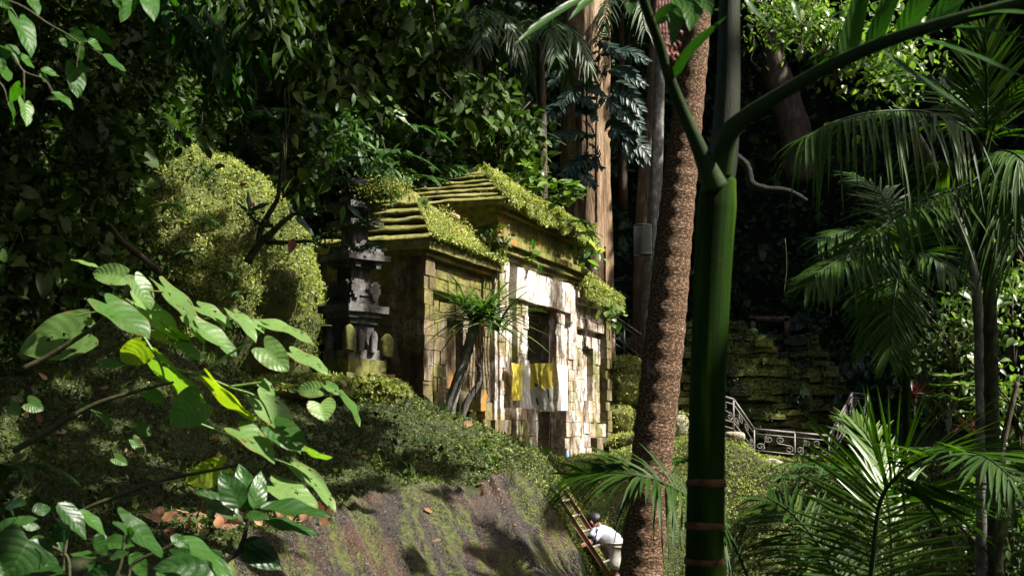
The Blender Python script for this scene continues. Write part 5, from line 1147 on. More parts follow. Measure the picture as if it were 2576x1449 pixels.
# broad leaved shrubs in the dark forest: one of each kind, then copies
def shrub(x, y, d, rad_, n, size, mat, geo, label, group=None, cat='shrub', name='forest_shrub'):
    e = empty(name, at(x, y, d), 0, label, cat, group); b = at(x, y, d)
    mb = MB()
    for k in range(5):
        tip = b + rad_ * .8 * np.array([math.cos(k * 1.3), math.sin(k * 1.3) * .6, .3 + .2 * k % .5]); tube(mb, spline([b - [0, 0, rad_], b - [0, 0, .3 * rad_], tip], 8), .015, 5)
    kid(e, mb, 'stem', 'bark')
    cs = b + rdir(9) * rad_ * R.uniform(.3, .9, (9, 1)) * [1, .7, .75]
    P = cs[R.integers(0, 9, n)] + R.normal(size=(n, 3)) * rad_ * .24
    mb = MB(); scatter(mb, geo, P, norm(rdir(n) - [0, .2, .45]), norm(R.normal(size=(n, 3)) * .5 + [0, -.25, 1]), size * np.exp(.25 * R.normal(size=n))); kid(e, mb, 'foliage', mat)
    return e
s1 = shrub(1180, 270, 25, 1.0, 330, .26, 'ivy', OVb, 'leafy dark green shrub on the slope above the roofs', 'shrubs on the dark slope')
for (x, y, d) in [(1260, 310, 26), (1100, 90, 25), (960, 110, 24), (880, 80, 24), (1020, 180, 25), (1280, 350, 27), (820, 210, 23), (760, 420, 22), (880, 200, 24), (1100, 210, 27)]:
    c = copy_tree(s1); c.location = tuple(at(x, y, d)); c.rotation_euler = (0, 0, R.uniform(0, 6)); c.scale = (R.uniform(.8, 1.2),) * 3
s2 = shrub(2100, 110, 22, .8, 420, .16, 'bright', OVb, 'sunlit yellow green foliage hanging behind the palm stalk at top right', None)
s3 = shrub(2010, 60, 24, .75, 360, .13, 'bright', leaf_geo(1, .3, 'lance', 5, 3, .2, .2, 0), 'sunlit narrow leaved branches at the top right of the green stem', None)
for k, p in enumerate([[(1880, 20, 24), (1930, 60, 24), (1990, 90, 24), (2060, 150, 24)], [(1900, 0, 24), (1980, 40, 24), (2030, 110, 24)], [(1880, 60, 24), (1900, 110, 24), (1890, 150, 24), (1915, 175, 24)]]): stem(s3, p, .012, .005, 'greybark')
leaf_cloud(s3, 'foliage', 'bright', [(1890, 20, 24), (1950, 50, 24), (2000, 60, 24), (2040, 20, 24)], 700, .13, leaf_geo(1, .3, 'lance', 5, 3, .2, .2, 0), .3, .3)
leaf_cloud(s2, 'foliage', 'bright', [(2150, 60, 22), (2200, 90, 22), (2260, 130, 22), (2180, 160, 22), (2330, 150, 22)], 800, .16, OVb, .3, .42)
fl = empty('frangipani', at(2370, 1070, 17), 0, 'small tree with rosettes of pale yellow green leaves right of the railing', 'tree')
for (x, y) in ((2390, 950), (2420, 970), (2370, 975), (2410, 1010), (2440, 1040), (2350, 1000), (2480, 1020)):
    stem(fl, [(2385, 1090, 17), (2390, 1050, 17), (x, y + 6, 17)], .018, .01, 'greybark', 'branch'); mb = MB(); n = 12; a = np.linspace(0, 6.28, n); scatter(mb, leaf_geo(1, .32, 'lance', 7, 5, .2, .25, 0), np.tile(at(x, y, 17), (n, 1)), np.stack([np.cos(a), np.sin(a), .25 + .3 * R.random(n)], 1), np.tile([0, -.2, 1.], (n, 1)), R.uniform(.17, .28, n)); kid(fl, mb, 'leaf_rosette', 'bright')
for (x, y, lb) in ((2300, 1000, 'red leaved cordyline left of the pale frangipani'), (2440, 1080, 'red leaved cordyline at the foot of the grey trunk')):
    e = empty('cordyline', at(x, y + 40, 18), 0, lb, 'plant'); stem(e, [(x, y + 50, 18), (x, y, 18)], .015, .01, 'stem'); n = 26; a = R.uniform(0, 6.3, n); el = R.uniform(0, 1.4, n); mb = MB()
    scatter(mb, leaf_geo(1, .2, 'lance', 7, 3, .3, .4, 0), np.tile(at(x, y, 18), (n, 1)) + .05 * R.normal(size=(n, 3)), np.stack([np.cos(a) * np.cos(el), np.sin(a) * np.cos(el), np.sin(el)], 1), np.stack([-np.cos(a) * np.sin(el), -np.sin(a) * np.sin(el), np.cos(el)], 1), R.uniform(.2, .34, n)); kid(e, mb, 'leaf_tuft', 'red')
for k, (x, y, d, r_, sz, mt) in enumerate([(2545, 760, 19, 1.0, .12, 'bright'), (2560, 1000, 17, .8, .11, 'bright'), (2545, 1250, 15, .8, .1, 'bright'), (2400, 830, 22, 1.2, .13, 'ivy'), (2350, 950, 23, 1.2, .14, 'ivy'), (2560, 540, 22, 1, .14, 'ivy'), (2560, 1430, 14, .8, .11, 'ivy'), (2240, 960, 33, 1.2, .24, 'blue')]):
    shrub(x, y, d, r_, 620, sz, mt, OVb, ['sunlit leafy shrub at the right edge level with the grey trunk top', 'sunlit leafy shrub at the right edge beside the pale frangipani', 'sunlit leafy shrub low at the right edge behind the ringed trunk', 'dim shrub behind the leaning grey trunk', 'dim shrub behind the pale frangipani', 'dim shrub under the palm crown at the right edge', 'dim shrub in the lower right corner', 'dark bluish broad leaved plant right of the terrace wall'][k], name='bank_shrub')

# dark bushes that tie the mound into the hillside, ferns and litter on its flank
for k, (x, y, d, r_) in enumerate([(330, 335, 18.6, .62), (395, 345, 18.8, .45), (270, 380, 18.2, .6), (300, 470, 17.8, .5), (215, 560, 17, .55)]):
    c = copy_tree(s1); c.location = tuple(at(x, y, d)); c.scale = (r_ * .8,) * 3; c.rotation_euler = (0, 0, 1.3 * k)
    c['label'] = 'leafy dark bush hanging over the shaded left side of the mound'; c['group'] = 'bushes over the mound'
for k, (x, y) in enumerate([(430, 520), (520, 560), (470, 640), (560, 690), (400, 700), (610, 740)]):
    fern(x, y, 18.1, .34, 7, 'small fern growing on the shaded face of the mound', 'ferns on the mound')
for x, y in ((600, 470), (690, 610), (640, 520), (560, 610), (740, 680), (500, 690)):
    dead_leaf(at(x, y, 18.0 + abs(x - 420) * .004), .14, 'dead leaves on the mound', 'dry leaf lying on the moss of the mound', N=np.array([.3, -.9, .4]), D=np.array([R.normal(), 0, R.normal()]))
# ------------------------------------------------------------------ ladder
ld = empty('ladder', at(1537, 1455, 16.7), 0, 'rusty brown ladder leaning against the mossy bank beside the bending person', 'ladder')
def beam(mb, a, b, w, t, side):
    a, b = np.asarray(a), np.asarray(b); T = norm(b - a); S = norm(np.asarray(side) - T * (np.asarray(side) @ T)); N = np.cross(T, S)
    V = []
    for p in (a, b):
        for su, sv in ((-1, -1), (1, -1), (1, 1), (-1, 1)): V.append(p + S * su * w / 2 + N * sv * t / 2)
    mb.add(np.array(V), np.array([[0, 1, 2, 3], [4, 7, 6, 5], [0, 4, 5, 1], [1, 5, 6, 2], [2, 6, 7, 3], [3, 7, 4, 0]]), rnd=random.random())
A0, A1 = at(1393, 1236, 16.3), at(1560, 1487, 16.3); off = at(1417, 1232, 16.75) - at(1393, 1236, 16.3)
sv = np.array([1, 0, .55])
for k in (0, 1):
    mb = MB(); a, b = A0 + off * k, A1 + off * k
    T = norm(b - a); Sx = norm(sv - T * (sv @ T)); Ny = np.cross(T, Sx)
    beam(mb, a, b, .06, .012, sv); beam(mb, a + Sx * .028 + Ny * .012, b + Sx * .028 + Ny * .012, .008, .03, sv); beam(mb, a - Sx * .028 + Ny * .012, b - Sx * .028 + Ny * .012, .008, .03, sv)
    o = kid(ld, mb, 'rail', 'ladder')
    if k == 0:
        mb = MB(); tube(mb, [a - T * .02 - Sx * .03, a - T * .03, a - T * .02 + Sx * .04], [.03, .04, .03], 8); mb.obj('end_cap', M['navy'], o)
for k in range(7):
    t = .1 + k * .155; p = A0 + (A1 - A0) * t; mb = MB(); tube(mb, [p, p + off], .016, 8); kid(ld, mb, 'rung', 'alu')
# ------------------------------------------------------------------ person bending beside it
def skin(name, verts, edges, radii, mat, sub=2, root=0):
    me = bpy.data.meshes.new(name); me.from_pydata([tuple(v) for v in verts], edges, []); o = bpy.data.objects.new(name, me); COL.objects.link(o)
    m = o.modifiers.new('s', 'SKIN'); m.use_smooth_shade = True
    for i, r in enumerate(radii):
        sv_ = me.skin_vertices[0].data[i]; sv_.radius = (r, r) if np.isscalar(r) else r; sv_.use_root = (i == root)
    s = o.modifiers.new('u', 'SUBSURF'); s.levels = sub; s.render_levels = sub
    bpy.context.view_layer.update()
    dg = bpy.context.evaluated_depsgraph_get(); out = bpy.data.meshes.new_from_object(o.evaluated_get(dg))
    bpy.data.objects.remove(o); bpy.data.meshes.remove(me)
    n = len(out.vertices); V = np.empty(n * 3); out.vertices.foreach_get('co', V); V = V.reshape(-1, 3)
    F4 = np.array([p.vertices[:] for p in out.polygons if len(p.vertices) == 4]); F3 = [p.vertices[:] for p in out.polygons if len(p.vertices) == 3]
    bpy.data.meshes.remove(out)
    return V, [F4] + ([np.array(F3)] if F3 else [])
pe = empty('person', at(1550, 1528, 16.9), 0, 'person in white shirt and spotted pale shorts bending down beside the ladder', 'person')
J = dict(pel=(1551, 1374, 16.9), sp=(1536, 1354, 16.9), ch=(1514, 1340, 16.88), nk=(1502, 1330, 16.86), hb=(1497, 1322, 16.85), hd=(1493, 1313, 16.84),
    ls=(1500, 1340, 16.70), le=(1484, 1364, 16.5), lw=(1464, 1372, 16.38), lh=(1457, 1374, 16.34), rs=(1508, 1336, 17.05), re=(1494, 1362, 17.1), rw=(1478, 1382, 17.05), rh=(1472, 1389, 17.04),
    lp=(1551, 1384, 16.80), lk=(1546, 1436, 16.76), la=(1554, 1512, 16.86), lt=(1538, 1522, 16.86), rp=(1553, 1382, 17.0), rk=(1545, 1434, 17.03), ra=(1553, 1510, 17.02), rt=(1537, 1521, 17.02))
names = list(J); JP = {k: at(*v) for k, v in J.items()}
E = [('pel', 'sp'), ('sp', 'ch'), ('ch', 'nk'), ('nk', 'hb'), ('hb', 'hd'), ('ch', 'ls'), ('ls', 'le'), ('le', 'lw'), ('lw', 'lh'), ('ch', 'rs'), ('rs', 're'), ('re', 'rw'), ('rw', 'rh'), ('pel', 'lp'), ('lp', 'lk'), ('lk', 'la'), ('la', 'lt'), ('pel', 'rp'), ('rp', 'rk'), ('rk', 'ra'), ('ra', 'rt')]
RD = dict(pel=.13, sp=.12, ch=.12, nk=.055, hb=.075, hd=.085, ls=.058, le=.042, lw=.03, lh=.034, rs=.058, re=.042, rw=.03, rh=.034, lp=.085, lk=.058, la=.04, lt=.035, rp=.085, rk=.058, ra=.04, rt=.035)
V, F_ = skin('body', [JP[k] for k in names], [(names.index(a), names.index(b)) for a, b in E], [RD[k] for k in names], None)
mb = MB(); mb.add(V, F_)
for hk, wk in (('lh', 'lw'), ('rh', 'rw')):
    d = norm(JP[hk] - JP[wk]); s = norm(np.cross(d, [0, 0, 1.])); u = np.cross(s, d)
    for k in range(4):
        b = JP[hk] + s * (k - 1.5) * .019 + d * .02; L = [.07, .08, .075, .058][k]
        tube(mb, spline([b, b + d * L * .5 + u * .006, b + d * L * .85 - u * .018], 8), np.linspace(.009, .006, 8), 8)
    b = JP[hk] - s * .03; tube(mb, spline([b, b - s * .025 + d * .03, b - s * .02 + d * .055 - u * .01], 7), np.linspace(.011, .007, 7), 8)
hd, fwd = JP['hd'], norm(np.array([-.75, .25, -.55])); sd = norm(np.cross(fwd, [0, 0, 1.])); upv = np.cross(sd, fwd)
tube(mb, spline([hd + fwd * .075 + upv * .02, hd + fwd * .112 - upv * .015, hd + fwd * .085 - upv * .025], 6), [.008, .012, .015, .016, .013, .008], 8)
for sg in (-1, 1):
    tube(mb, spline([hd + sd * sg * .082 + upv * .03, hd + sd * sg * .098, hd + sd * sg * .082 - upv * .03], 6), [.008, .014, .016, .015, .012, .007], 8)
    tube(mb, [hd + fwd * .078 + sd * sg * .032 + upv * .02, hd + fwd * .088 + sd * sg * .032 + upv * .02], [.012, .005], 8)
tube(mb, [hd + fwd * .083 - upv * .045 - sd * .025, hd + fwd * .09 - upv * .047, hd + fwd * .083 - upv * .045 + sd * .025], [.004, .008, .004], 8)
kid(pe, mb, 'body', 'skin')
th, ph = np.meshgrid(np.linspace(0, 2 * np.pi, 28), np.linspace(-.35, np.pi / 2, 14), indexing='ij')
q = np.stack([np.cos(th) * np.cos(ph), np.sin(th) * np.cos(ph), np.sin(ph)], -1)
hv = hd - fwd * .022 + upv * .018 + (q[..., 0:1] * sd * .092 + q[..., 1:2] * fwd * .105 + q[..., 2:3] * upv * .098) * (1 + .05 * fbm(q * 5, 3, 3))[..., None]
mb = MB(); mb.add(hv.reshape(-1, 3), grid_faces(28, 14)); kid(pe, mb, 'hair', 'hair')
sn = ['pel', 'sp', 'ch', 'nk', 'ls', 'le2', 'rs', 're2']; JP['le2'] = JP['ls'] * .25 + JP['le'] * .75; JP['re2'] = JP['rs'] * .25 + JP['re'] * .75
SR = dict(pel=(.165, .15), sp=(.15, .14), ch=(.15, .145), nk=.075, ls=.085, le2=.072, rs=.085, re2=.072)
JP['pel2'] = JP['pel'] * 1.35 - JP['sp'] * .35; sn[0] = 'pel2'; SR['pel2'] = (.172, .16)
V, F_ = skin('shirt', [JP[k] for k in sn], [(0, 1), (1, 2), (2, 3), (2, 4), (4, 5), (2, 6), (6, 7)], [SR[k] for k in sn], None)
V = V + .016 * fbm(V * 14, 3, 5)[:, None]
mb = MB(); mb.add(V, F_); st_ = kid(pe, mb, 'shirt', 'shirt')
d = norm(JP['le'] - JP['ls'])
mb = MB(); tube(mb, spline([JP['nk'] + [.02, -.11, .02], JP['ls'] + [.0, -.085, .03], JP['ls'] + d * .08 + [.01, -.086, 0], JP['le2'] + [.0, -.074, 0]], 14), .014, 8); o = mb.obj('sleeve_stripe', M['navy']); o.parent = st_
mb = MB(); tube(mb, [JP['le2'] + d * .0, JP['le2'] + d * .03], [.074, .07], 16); o = mb.obj('cuff', M['navy']); o.parent = st_
sn = ['pel', 'lp', 'lk', 'rp', 'rk']
V, F_ = skin('shorts', [JP['pel'] + [.0, 0, .05], JP['lp'], JP['lk'], JP['rp'], JP['rk']], [(0, 1), (1, 2), (0, 3), (3, 4)], [.15, .125, .115, .125, .115], None)
V = V + .014 * fbm(V * np.array([16, 16, 4]), 3, 6)[:, None]
mb = MB(); mb.add(V, F_); kid(pe, mb, 'shorts', 'shorts')

# ------------------------------------------------------------------ iron railings with scrolls
def spiral(c, r0, turns, start, sgn, n=26):
    t = np.linspace(0, 1, n); a = start + sgn * turns * 6.283 * t; r = r0 * (1 - .82 * t)
    return np.stack([c[0] + r * np.cos(a), c[1] + r * np.sin(a)], 1)
def railing(e, posts, d_list, low=1.0):
    tops = [at(x, y0, d) for (x, y0, y1), d in zip(posts, d_list)]; bots = [at(x, y1, d) for (x, y0, y1), d in zip(posts, d_list)]
    mb = MB(); [tube(mb, [tops[k], tops[k + 1]], .024, 8) for k in range(len(tops) - 1)]; kid(e, mb, 'top_rail', 'rail')
    for f in (.16, .72, .92):
        mb = MB(); [tube(mb, [tops[k] * (1 - f) + bots[k] * f, tops[k + 1] * (1 - f) + bots[k + 1] * f], .013, 6) for k in range(len(tops) - 1)]; kid(e, mb, 'cross_rail', 'rail')
    for a, b in zip(tops, bots): mb = MB(); tube(mb, [a, b - [0, 0, .2]], .02, 8); kid(e, mb, 'post', 'rail')
    for k in range(len(tops) - 1):
        n = max(1, int(round(np.linalg.norm(tops[k + 1] - tops[k]) / .42)))
        for j in range(n):
            def P(u, v):
                s = (j + u) / n; f = .17 + .54 * v
                return (tops[k] * (1 - f) + bots[k] * f) * (1 - s) + (tops[k + 1] * (1 - f) + bots[k + 1] * f) * s
            fl = 1 if j % 2 else -1
            q1 = spiral((.3, .5 - .25 * fl), .24, 1.4, 1.2, fl)[::-1]; q2 = spiral((.72, .5 + .25 * fl), .24, 1.4, 4.3, fl)
            uv = np.vstack([q1, spline([q1[-1], (.5, .5), q2[0]], 8)[1:-1], q2])
            mb = MB(); tube(mb, [P(*w) for w in uv], .011, 5); kid(e, mb, 'scroll', 'rail')
rl = empty('iron_railing', at(1950, 1170, 28), 0, 'wrought iron railing with scrolls dipping in the middle below the mossy terrace wall', 'railing')
railing(rl, [(1780, 985, 1066), (1845, 1004, 1085), (1897, 1079, 1153), (1999, 1088, 1164), (2085, 1096, 1170), (2144, 988, 1060), (2182, 993, 1056)], [26.5, 27, 27.2, 27.4, 27.6, 30, 31])
r2 = empty('iron_railing', at(1590, 905, 33), 0, 'pale iron stair handrail climbing behind the right end of the gateway', 'railing')
railing(r2, [(1500, 762, 838), (1570, 811, 886), (1640, 861, 938)], [33, 32.5, 32])
# ------------------------------------------------------------------ mossy terrace walls
def terrace(name, label, left, prof_, d, th_, seed):
    """courses of stones; prof_ lists photo x of the right end at each photo y from the top down"""
    e = empty(name, at(left, prof_[-1][1], d), 0, label, 'wall'); mb = MB(); ys_ = [p[1] for p in prof_]; xs_ = [p[0] for p in prof_]
    h = .15; z = at(0, prof_[-1][1], d)[2] - .6; top = at(0, prof_[0][1], d)[2]; row = 0
    while z < top:
        ypx = CY + 375 - 0 if False else 1100 - z * F / d
        xr = at(np.interp(ypx, ys_, xs_), 1000, d)[0]; x = at(left, 1000, d)[0] - random.random() * .4
        while x < xr:
            w = random.uniform(.35, .8); o_ = random.uniform(-.14, .14) + .02 * row
            box(mb, (x, d + o_, z), (min(x + w, xr + .12 * random.random()) - .015, d + th_, z + h - .01), .12, .09, seed + row)
            x += w
        z += h; row += 1
    kid(e, mb, 'stones', 'terrace').data.polygons.foreach_set('use_smooth', [False] * len(e.children[0].data.polygons))
    Vv = np.concatenate(mb.V); Ff = np.concatenate(mb.F)
    c = MB(); P, N = sample_surface(Vv, Ff, 34000)
    k = (fbm(P * 1.5, 3, seed) > -.15) & (N[:, 1] < .5); P = P[k]; N = N[k]; n = len(P)
    scatter(c, DIAMOND, P + N * .03, rdir(n), norm(N + .8 * R.normal(size=(n, 3)) + [0, 0, .4]), .075, np.clip(R.normal(.4, .25, n), 0, 1))
    kid(e, c, 'moss', 'fern')['kind'] = 'stuff'
terrace('terrace_wall', 'mossy stepped stone wall whose end slants down behind the iron railing', 1740, [(1880, 818), (1945, 868), (1985, 930), (2028, 985), (2045, 1090)], 30.8, 1.4, 300)
terrace('terrace_wall', 'taller mossy stone wall standing behind the slanting one', 1880, [(2062, 838), (2080, 880), (2110, 935), (2135, 990), (2140, 1090)], 34.5, 1.4, 340)
df = empty('timber_frame', at(1935, 838, 35), 0, 'dark timber door frame above the mossy terrace walls', 'door frame')
for (x0, y0, x1, y1) in ((1893, 800, 1893, 850), (1978, 800, 1978, 850), (1885, 802, 1986, 802)):
    mb = MB(); beam(mb, at(x0, y0, 35), at(x1, y1, 35), .13, .13, (1, 0, .3)); kid(df, mb, 'beam', 'bark')
def boulder(x, y, d, r, sq, label, mat='boulder', seed=0, mossy=0, group=None):
    th, ph = np.meshgrid(np.linspace(0, 2 * np.pi, 30), np.linspace(-np.pi / 2, np.pi / 2, 18), indexing='ij')
    q = np.stack([np.cos(th) * np.cos(ph), np.sin(th) * np.cos(ph), np.sin(ph)], -1); q = np.sign(q) * np.abs(q) ** .7
    V = at(x, y, d) + q * np.array(r) * (1 + .22 * fbm(q * 1.7 + seed, 4, seed) )[..., None]
    mb = MB(); mb.add(V.reshape(-1, 3), grid_faces(30, 18)); o = mb.obj('boulder', M[mat]); tag(o, label, 'boulder', group)
    if mossy: cover('moss', 'moss', V.reshape(-1, 3), grid_faces(30, 18), mossy, .05, lift=.02, label='moss on ' + label, cat='moss', seed=seed)
boulder(1846, 1100, 21.2, (.19, .2, .1), 0, 'pale weathered stone on the bank top under the left railing post', seed=1)
boulder(1940, 1170, 21, (.2, .2, .1), 0, 'flat pale stone on the bank below the railing', seed=2)
boulder(1712, 1080, 22.5, (.16, .2, .26), 0, 'pale stone block between the two near trunks', seed=3, mossy=500)
boulder(1572, 935, 31, (.4, .5, .32), 0, 'mossy boulder right of the gateway end', 'shrinemoss', 4, 2600)
boulder(1578, 985, 30.5, (.42, .5, .35), 0, 'mossy lower boulder right of the gateway end', 'shrinemoss', 5, 2600)
boulder(1560, 1060, 30, (.3, .4, .35), 0, 'dark mossy boulder at the foot of the gateway end', 'shrinemoss', 6, 1200)
boulder(1590, 1115, 28, (.5, .4, .16), 0, 'low mossy stone before the speckled trunk', 'shrinemoss', 7, 1500)
boulder(760, 985, 17.6, (.75, .5, .16), 0, 'flat mossy ledge stone left of the shrine foot', 'shrinemoss', 8, 5000)
boulder(930, 1000, 18.0, (.5, .4, .2), 0, 'mossy hump in front of the shrine foot', 'shrinemoss', 9, 7000)
# ------------------------------------------------------------------ dead leaves
def ground_hit(x, y, d0=9., d1=24.):
    ds = np.linspace(d0, d1, 160); P = np.array([at(x, y, d) for d in ds]); hz = height(P[:, :2]) - P[:, 2]; k = np.argmax(hz > 0); return P[k] if hz[k] > 0 else None
rg = random.Random(5)
for k in range(64):
    if k < 44: x, y = rg.uniform(400, 840), 1330 + rg.gauss(0, 13) - (18 if rg.random() < .3 else 0); gname, lb = 'leaf litter on the ledge', 'curled dry brown leaf lying on the ledge above the wet rock'
    else: x, y = rg.uniform(60, 1240), rg.uniform(930, 1240); gname, lb = 'dead leaves on the slope', 'single dry brown leaf lying on the shaded weedy slope'
    p = ground_hit(x, y)
    if p is None or inpoly(np.array([x]), np.array([y]), ROCKPOLY)[0] and y > 1365: continue
    nn = norm(np.array([0, -.7, .7]) + .5 * R.normal(size=3)); dd = R.normal(size=3); dd = dd - nn * (dd @ nn)
    dead_leaf(p + [0, -.05, .06], rg.uniform(.13, .26) if k < 44 else rg.uniform(.1, .2), gname, lb, N=nn, D=dd)

for x in range(400, 850, 45): LITX.append((at(x, 1332, 12.3), .1))

for k in range(9):                                     # a little litter caught on the bare rock
    q = RV[R.choice(np.where(ins & (RV[:, 1] > 12))[0])]
    dead_leaf(q + [0, -.02, .03], rg.uniform(.07, .14), 'dead leaves on the rock', 'small dry leaf stuck on the wet streaked rock', N=norm(np.array([0, -.7, .7]) + .3 * R.normal(size=3)))
# ------------------------------------------------------------------ unseen leaf canopy added for shade, gaps cut where sun should land
LIT = []
def lit(pts, r):
    for p in pts:
        q = p if len(p) == 4 else tuple(p) + (r,)
        LIT.append((at(q[0], q[1], q[2]), q[3]))
for u in np.arange(3.2, 10.4, .45):
    for z in (0.0, .6, 1.2, 1.8, 2.4, 2.9): LIT.append((gw(u, -.1, z), .36)) if (int(u * 7) * 5 + int(z * 10) * 3) % 8 < 6 else None
for u, z in ((.1, 2.4), (.1, 1.9), (.1, .6), (.9, 1.9), (1.5, .9), (2.0, 1.7), (2.3, .6), (2.6, .7), (2.7, 1.5), (2.7, 2.3)): LIT.append((gw(u, 0, z), .12))
for u in np.arange(-.2, 3.0, .45):
    for f in (0, .5, 1, 1.5, 2.2): LIT.append((gw(u, f, 3.15 + .75 * (1 - abs(f - 1.15) / 1.3)), .4))
for u in np.arange(2.7, 7.8, .5):
    for f in (-.3, .2, .7, 1.2, 2): LIT.append((gw(u, f, 4.2 + .9 * (1 - abs(f - 1.2) / 1.5)), .42))
    LIT.append((gw(u, -.2, 3.75), .3)); 
for u in np.arange(7.6, 10.4, .5):
    for f in (-.1, .6, 1.2): LIT.append((gw(u, f, 3.15 + .5 * f), .4))
lit([(1180, 1080, 18), (1240, 1120, 17.8), (1290, 1170, 17.4), (1340, 1200, 17.2), (1220, 1170, 17), (1380, 1230, 17)], .4)
lit([(1420, 1160, 22), (1500, 1150, 23), (1560, 1140, 24), (1640, 1130, 25)], .5)
lit([(1440, 1300, 16.5), (1460, 1250, 17.5), (1500, 1330, 17)], .25)
lit([(1525, 1350, 16.9), (1550, 1395, 16.9), (1500, 1345, 16.8)], .26)
for y in range(1080, 1470, 45):
    for x in (1715, 1850, 1890, 1930, 1970): LIT.append((at(x, y, 20.3), .42))
lit([(1030, 1330, 13.6), (1100, 1400, 13.3), (950, 1300, 13.4), (880, 1420, 12.5), (1250, 1350, 14.6), (1330, 1420, 14.5), (1180, 1290, 14.8)], -.1)
lit([(600, 745, 6.2), (130, 830, 6.2), (260, 680, 6.2), (420, 760, 6.2), (520, 760, 6.2), (720, 830, 6.2), (670, 890, 6.2), (560, 950, 6.2), (470, 950, 6.2), (620, 980, 6.2), (720, 1060, 6.2), (790, 1000, 6.2), (770, 1200, 6.2), (650, 1110, 6.2), (520, 1190, 6.2), (740, 1150, 6.2), (350, 870, 6.2), (430, 1030, 6.2)], .17)
lit([(610, 1230, 5.6), (560, 1250, 5.6), (650, 1260, 5.6), (250, 1330, 5), (330, 1400, 5), (450, 1390, 5)], .1)
lit([(90, 90, 5.2), (210, 100, 5.2), (280, 110, 5.2), (70, 140, 5.2), (30, 150, 5.2), (200, 210, 5.2), (320, 10, 5.2), (380, 10, 5.2), (160, 190, 5.2), (10, 0, 5.2)], .13)
lit([(600, 60, 15), (720, 100, 15.2), (590, 180, 15), (560, 100, 15), (690, 60, 15)], .22)
lit([(975, 270, 17)], .3); lit([(1025, 10, 20)], .25)
lit([(900, 350, 18.6), (960, 400, 18.6), (980, 470, 18.6), (920, 440, 18.6)], .2)
lit([(920, 640, 18.2), (915, 720, 18.2), (920, 780, 18.1), (940, 920, 18), (880, 860, 18), (960, 860, 18), (900, 960, 18)], -.08)
lit([(960, 990, 18), (1040, 1010, 18), (860, 985, 18)], .25)
lit([(2216, 1257, 8.1), (2330, 1150, 7.8), (2400, 1200, 7.6), (2300, 1300, 8), (2150, 1300, 8.2), (2450, 1250, 7.3), (2250, 1120, 8.4), (2350, 1350, 7.8)], .24)
lit([(1560, 1230, 9), (1640, 1240, 9), (1500, 1210, 9), (1700, 1280, 9.2)], .26)
lit([(2480, 200, 12.5), (2560, 420, 12), (2540, 520, 12), (2250, 260, 11.8), (2080, 640, 11.5), (2250, 860, 13.6), (2400, 660, 14)], -.15)
lit([(2060, 60, 23), (2150, 100, 22), (2220, 110, 22), (1950, 60, 24), (2280, 60, 22), (2330, 100, 20)], .9)
lit([(2545, 760, 19), (2560, 1000, 17), (2545, 1250, 15), (2420, 980, 17), (2560, 880, 18), (2570, 1130, 16)], .8)
lit([(x, y, 32.2) for x in (1450, 1485, 1515) for y in (40, 110, 180, 380, 450, 520, 590, 650)], .45)
lit([(1720, y, 10.4) for y in (180, 300, 430, 560, 690, 800)], .22); lit([(1655, y, 10.4) for y in (900, 1000, 1100, 1250, 1400)], .22)
lit([(1190, 790, 19), (1230, 830, 19), (1180, 930, 19)], .22)
lit([(1200, 290, 25), (1290, 320, 26), (1350, 380, 28), (1080, 60, 25)], .25)
lit([(1950, 1085, 27.3), (1900, 1083, 27.2), (2060, 1100, 27.5), (1860, 1030, 27), (2110, 1050, 29), (2000, 1130, 27.4)], .2)
lit([(1822, 900, 4.4), (1820, 980, 4.4), (1830, 660, 4.4), (1862, 220, 4.4)], -.24)
lit([(1740, 50, 4), (1690, 60, 4), (1390, 60, 3.8), (2150, 20, 4), (2310, 20, 4)], .12)
LIT += LITX
LC = np.array([c for c, r in LIT]); LR = np.array([r for c, r in LIT])
def roofline(y): return 3.6 + .40 * y
nC = 125000
cxy = np.stack([R.uniform(-22, 62, nC), R.uniform(-16, 52, nC)], 1)
lump = fbm(np.concatenate([cxy * .16, np.zeros((nC, 1))], 1), 3, 91)
cz = np.maximum(roofline(np.maximum(cxy[:, 1], 4)), 7.0) + R.uniform(0, 3.5, nC) + 1.2 * lump
# towards the east the added leaves come down, shutting out low light as well
cz = np.where(cxy[:, 0] > 30, cz - (cxy[:, 0] - 30) * R.uniform(0, .8, nC), cz)
C = np.stack([cxy[:, 0], cxy[:, 1], np.maximum(cz, -2)], 1)
# unseen leaf walls added behind and beside the viewpoint to cut sky light
nb = 34000
B_ = np.concatenate([np.stack([R.uniform(-45, 60, nb // 2), R.uniform(-26, -8, nb // 2), R.uniform(-5, 15, nb // 2)], 1),
    np.stack([R.uniform(-34, -15, nb // 4), R.uniform(-12, 12, nb // 4), R.uniform(-4, 14, nb // 4)], 1), np.stack([R.uniform(26, 44, nb // 4), R.uniform(-12, 44, nb // 4), R.uniform(-5, 13, nb // 4)], 1)])
C = np.vstack([C, B_]); nC = len(C)
keep = np.ones(nC, bool)
rel_r = .31
for k in range(0, nC, 8000):
    q = C[k:k + 8000]; w = q[:, None] - LC[None]; t = w @ SUN
    dist = np.linalg.norm(w - t[..., None] * SUN, axis=2)
    soft = LR[None] * (1 + .35 * vnoise(q * 1.3, 3)[:, None])
    keep[k:k + 8000] = ~((dist < soft + rel_r) & (t > 0)).any(1)
keep |= R.random(nC) < .004
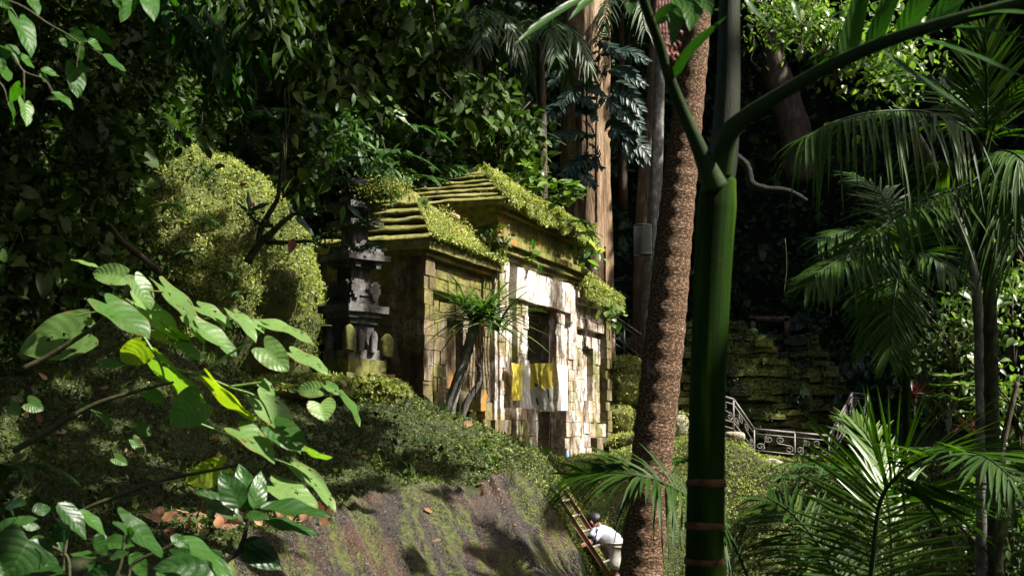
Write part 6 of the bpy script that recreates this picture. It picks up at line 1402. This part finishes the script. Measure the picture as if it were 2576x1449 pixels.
C = C[keep]; n = len(C)
pxc, pyc = proj(C); infr = (C[:, 1] > .5) & (pxc > -150) & (pxc < 2730) & (pyc > -60) & (pyc < 1500)
C = C[~infr]; n = len(C)
Dc = norm(rdir(n) * [1, 1, .4]); Sc = R.uniform(.5, .85, n)
mb = MB(); scatter(mb, HEX, C - .5 * Dc * Sc[:, None], Dc, norm(SUN * .9 + .55 * R.normal(size=(n, 3))), Sc)
o = mb.obj('shade_canopy', M['canopy']); tag(o, 'unseen leaf canopy and walls added for shade, with gaps shaped for sunbeams', 'canopy', kind='stuff')
# ------------------------------------------------------------------ sky, sun, camera
w = bpy.data.worlds.new('World'); sc.world = w; w.use_nodes = True
nt = w.node_tree; bg = nt.nodes['Background']; sky = nt.nodes.new('ShaderNodeTexSky'); sky.sky_type = 'NISHITA'; sky.sun_disc = False
el = math.asin(SUN[2]); az = math.atan2(SUN[0], SUN[1])
sky.dust_density = 4; sky.ozone_density = .4; sky.sun_elevation = el; sky.sun_rotation = az
nt.links.new(sky.outputs[0], bg.inputs[0]); bg.inputs[1].default_value = .125
sl_ = bpy.data.lights.new('sun', 'SUN'); sl_.energy = 5.0; sl_.angle = rad(.5); sl_.color = (1, .95, .86)
so = bpy.data.objects.new('sun', sl_); COL.objects.link(so); so.rotation_euler = Vector(-SUN).to_track_quat('-Z', 'Y').to_euler()
cam = bpy.data.cameras.new('camera'); co = bpy.data.objects.new('camera', cam); COL.objects.link(co); sc.camera = co
cam.sensor_width = 36; cam.lens = 36 * F / 2576; cam.clip_end = 2000; cam.clip_start = .05
co.rotation_euler = (math.pi / 2 + PITCH, 0, 0)
cam.dof.use_dof = True; cam.dof.focus_distance = 19; cam.dof.aperture_fstop = 6.3
sc.view_settings.view_transform = 'Standard'; sc.view_settings.look = 'None'; sc.view_settings.exposure = 1.55; sc.view_settings.gamma = 1
sc.cycles.max_bounces = 6; sc.cycles.diffuse_bounces = 3; sc.cycles.transmission_bounces = 4; sc.cycles.use_denoising = True
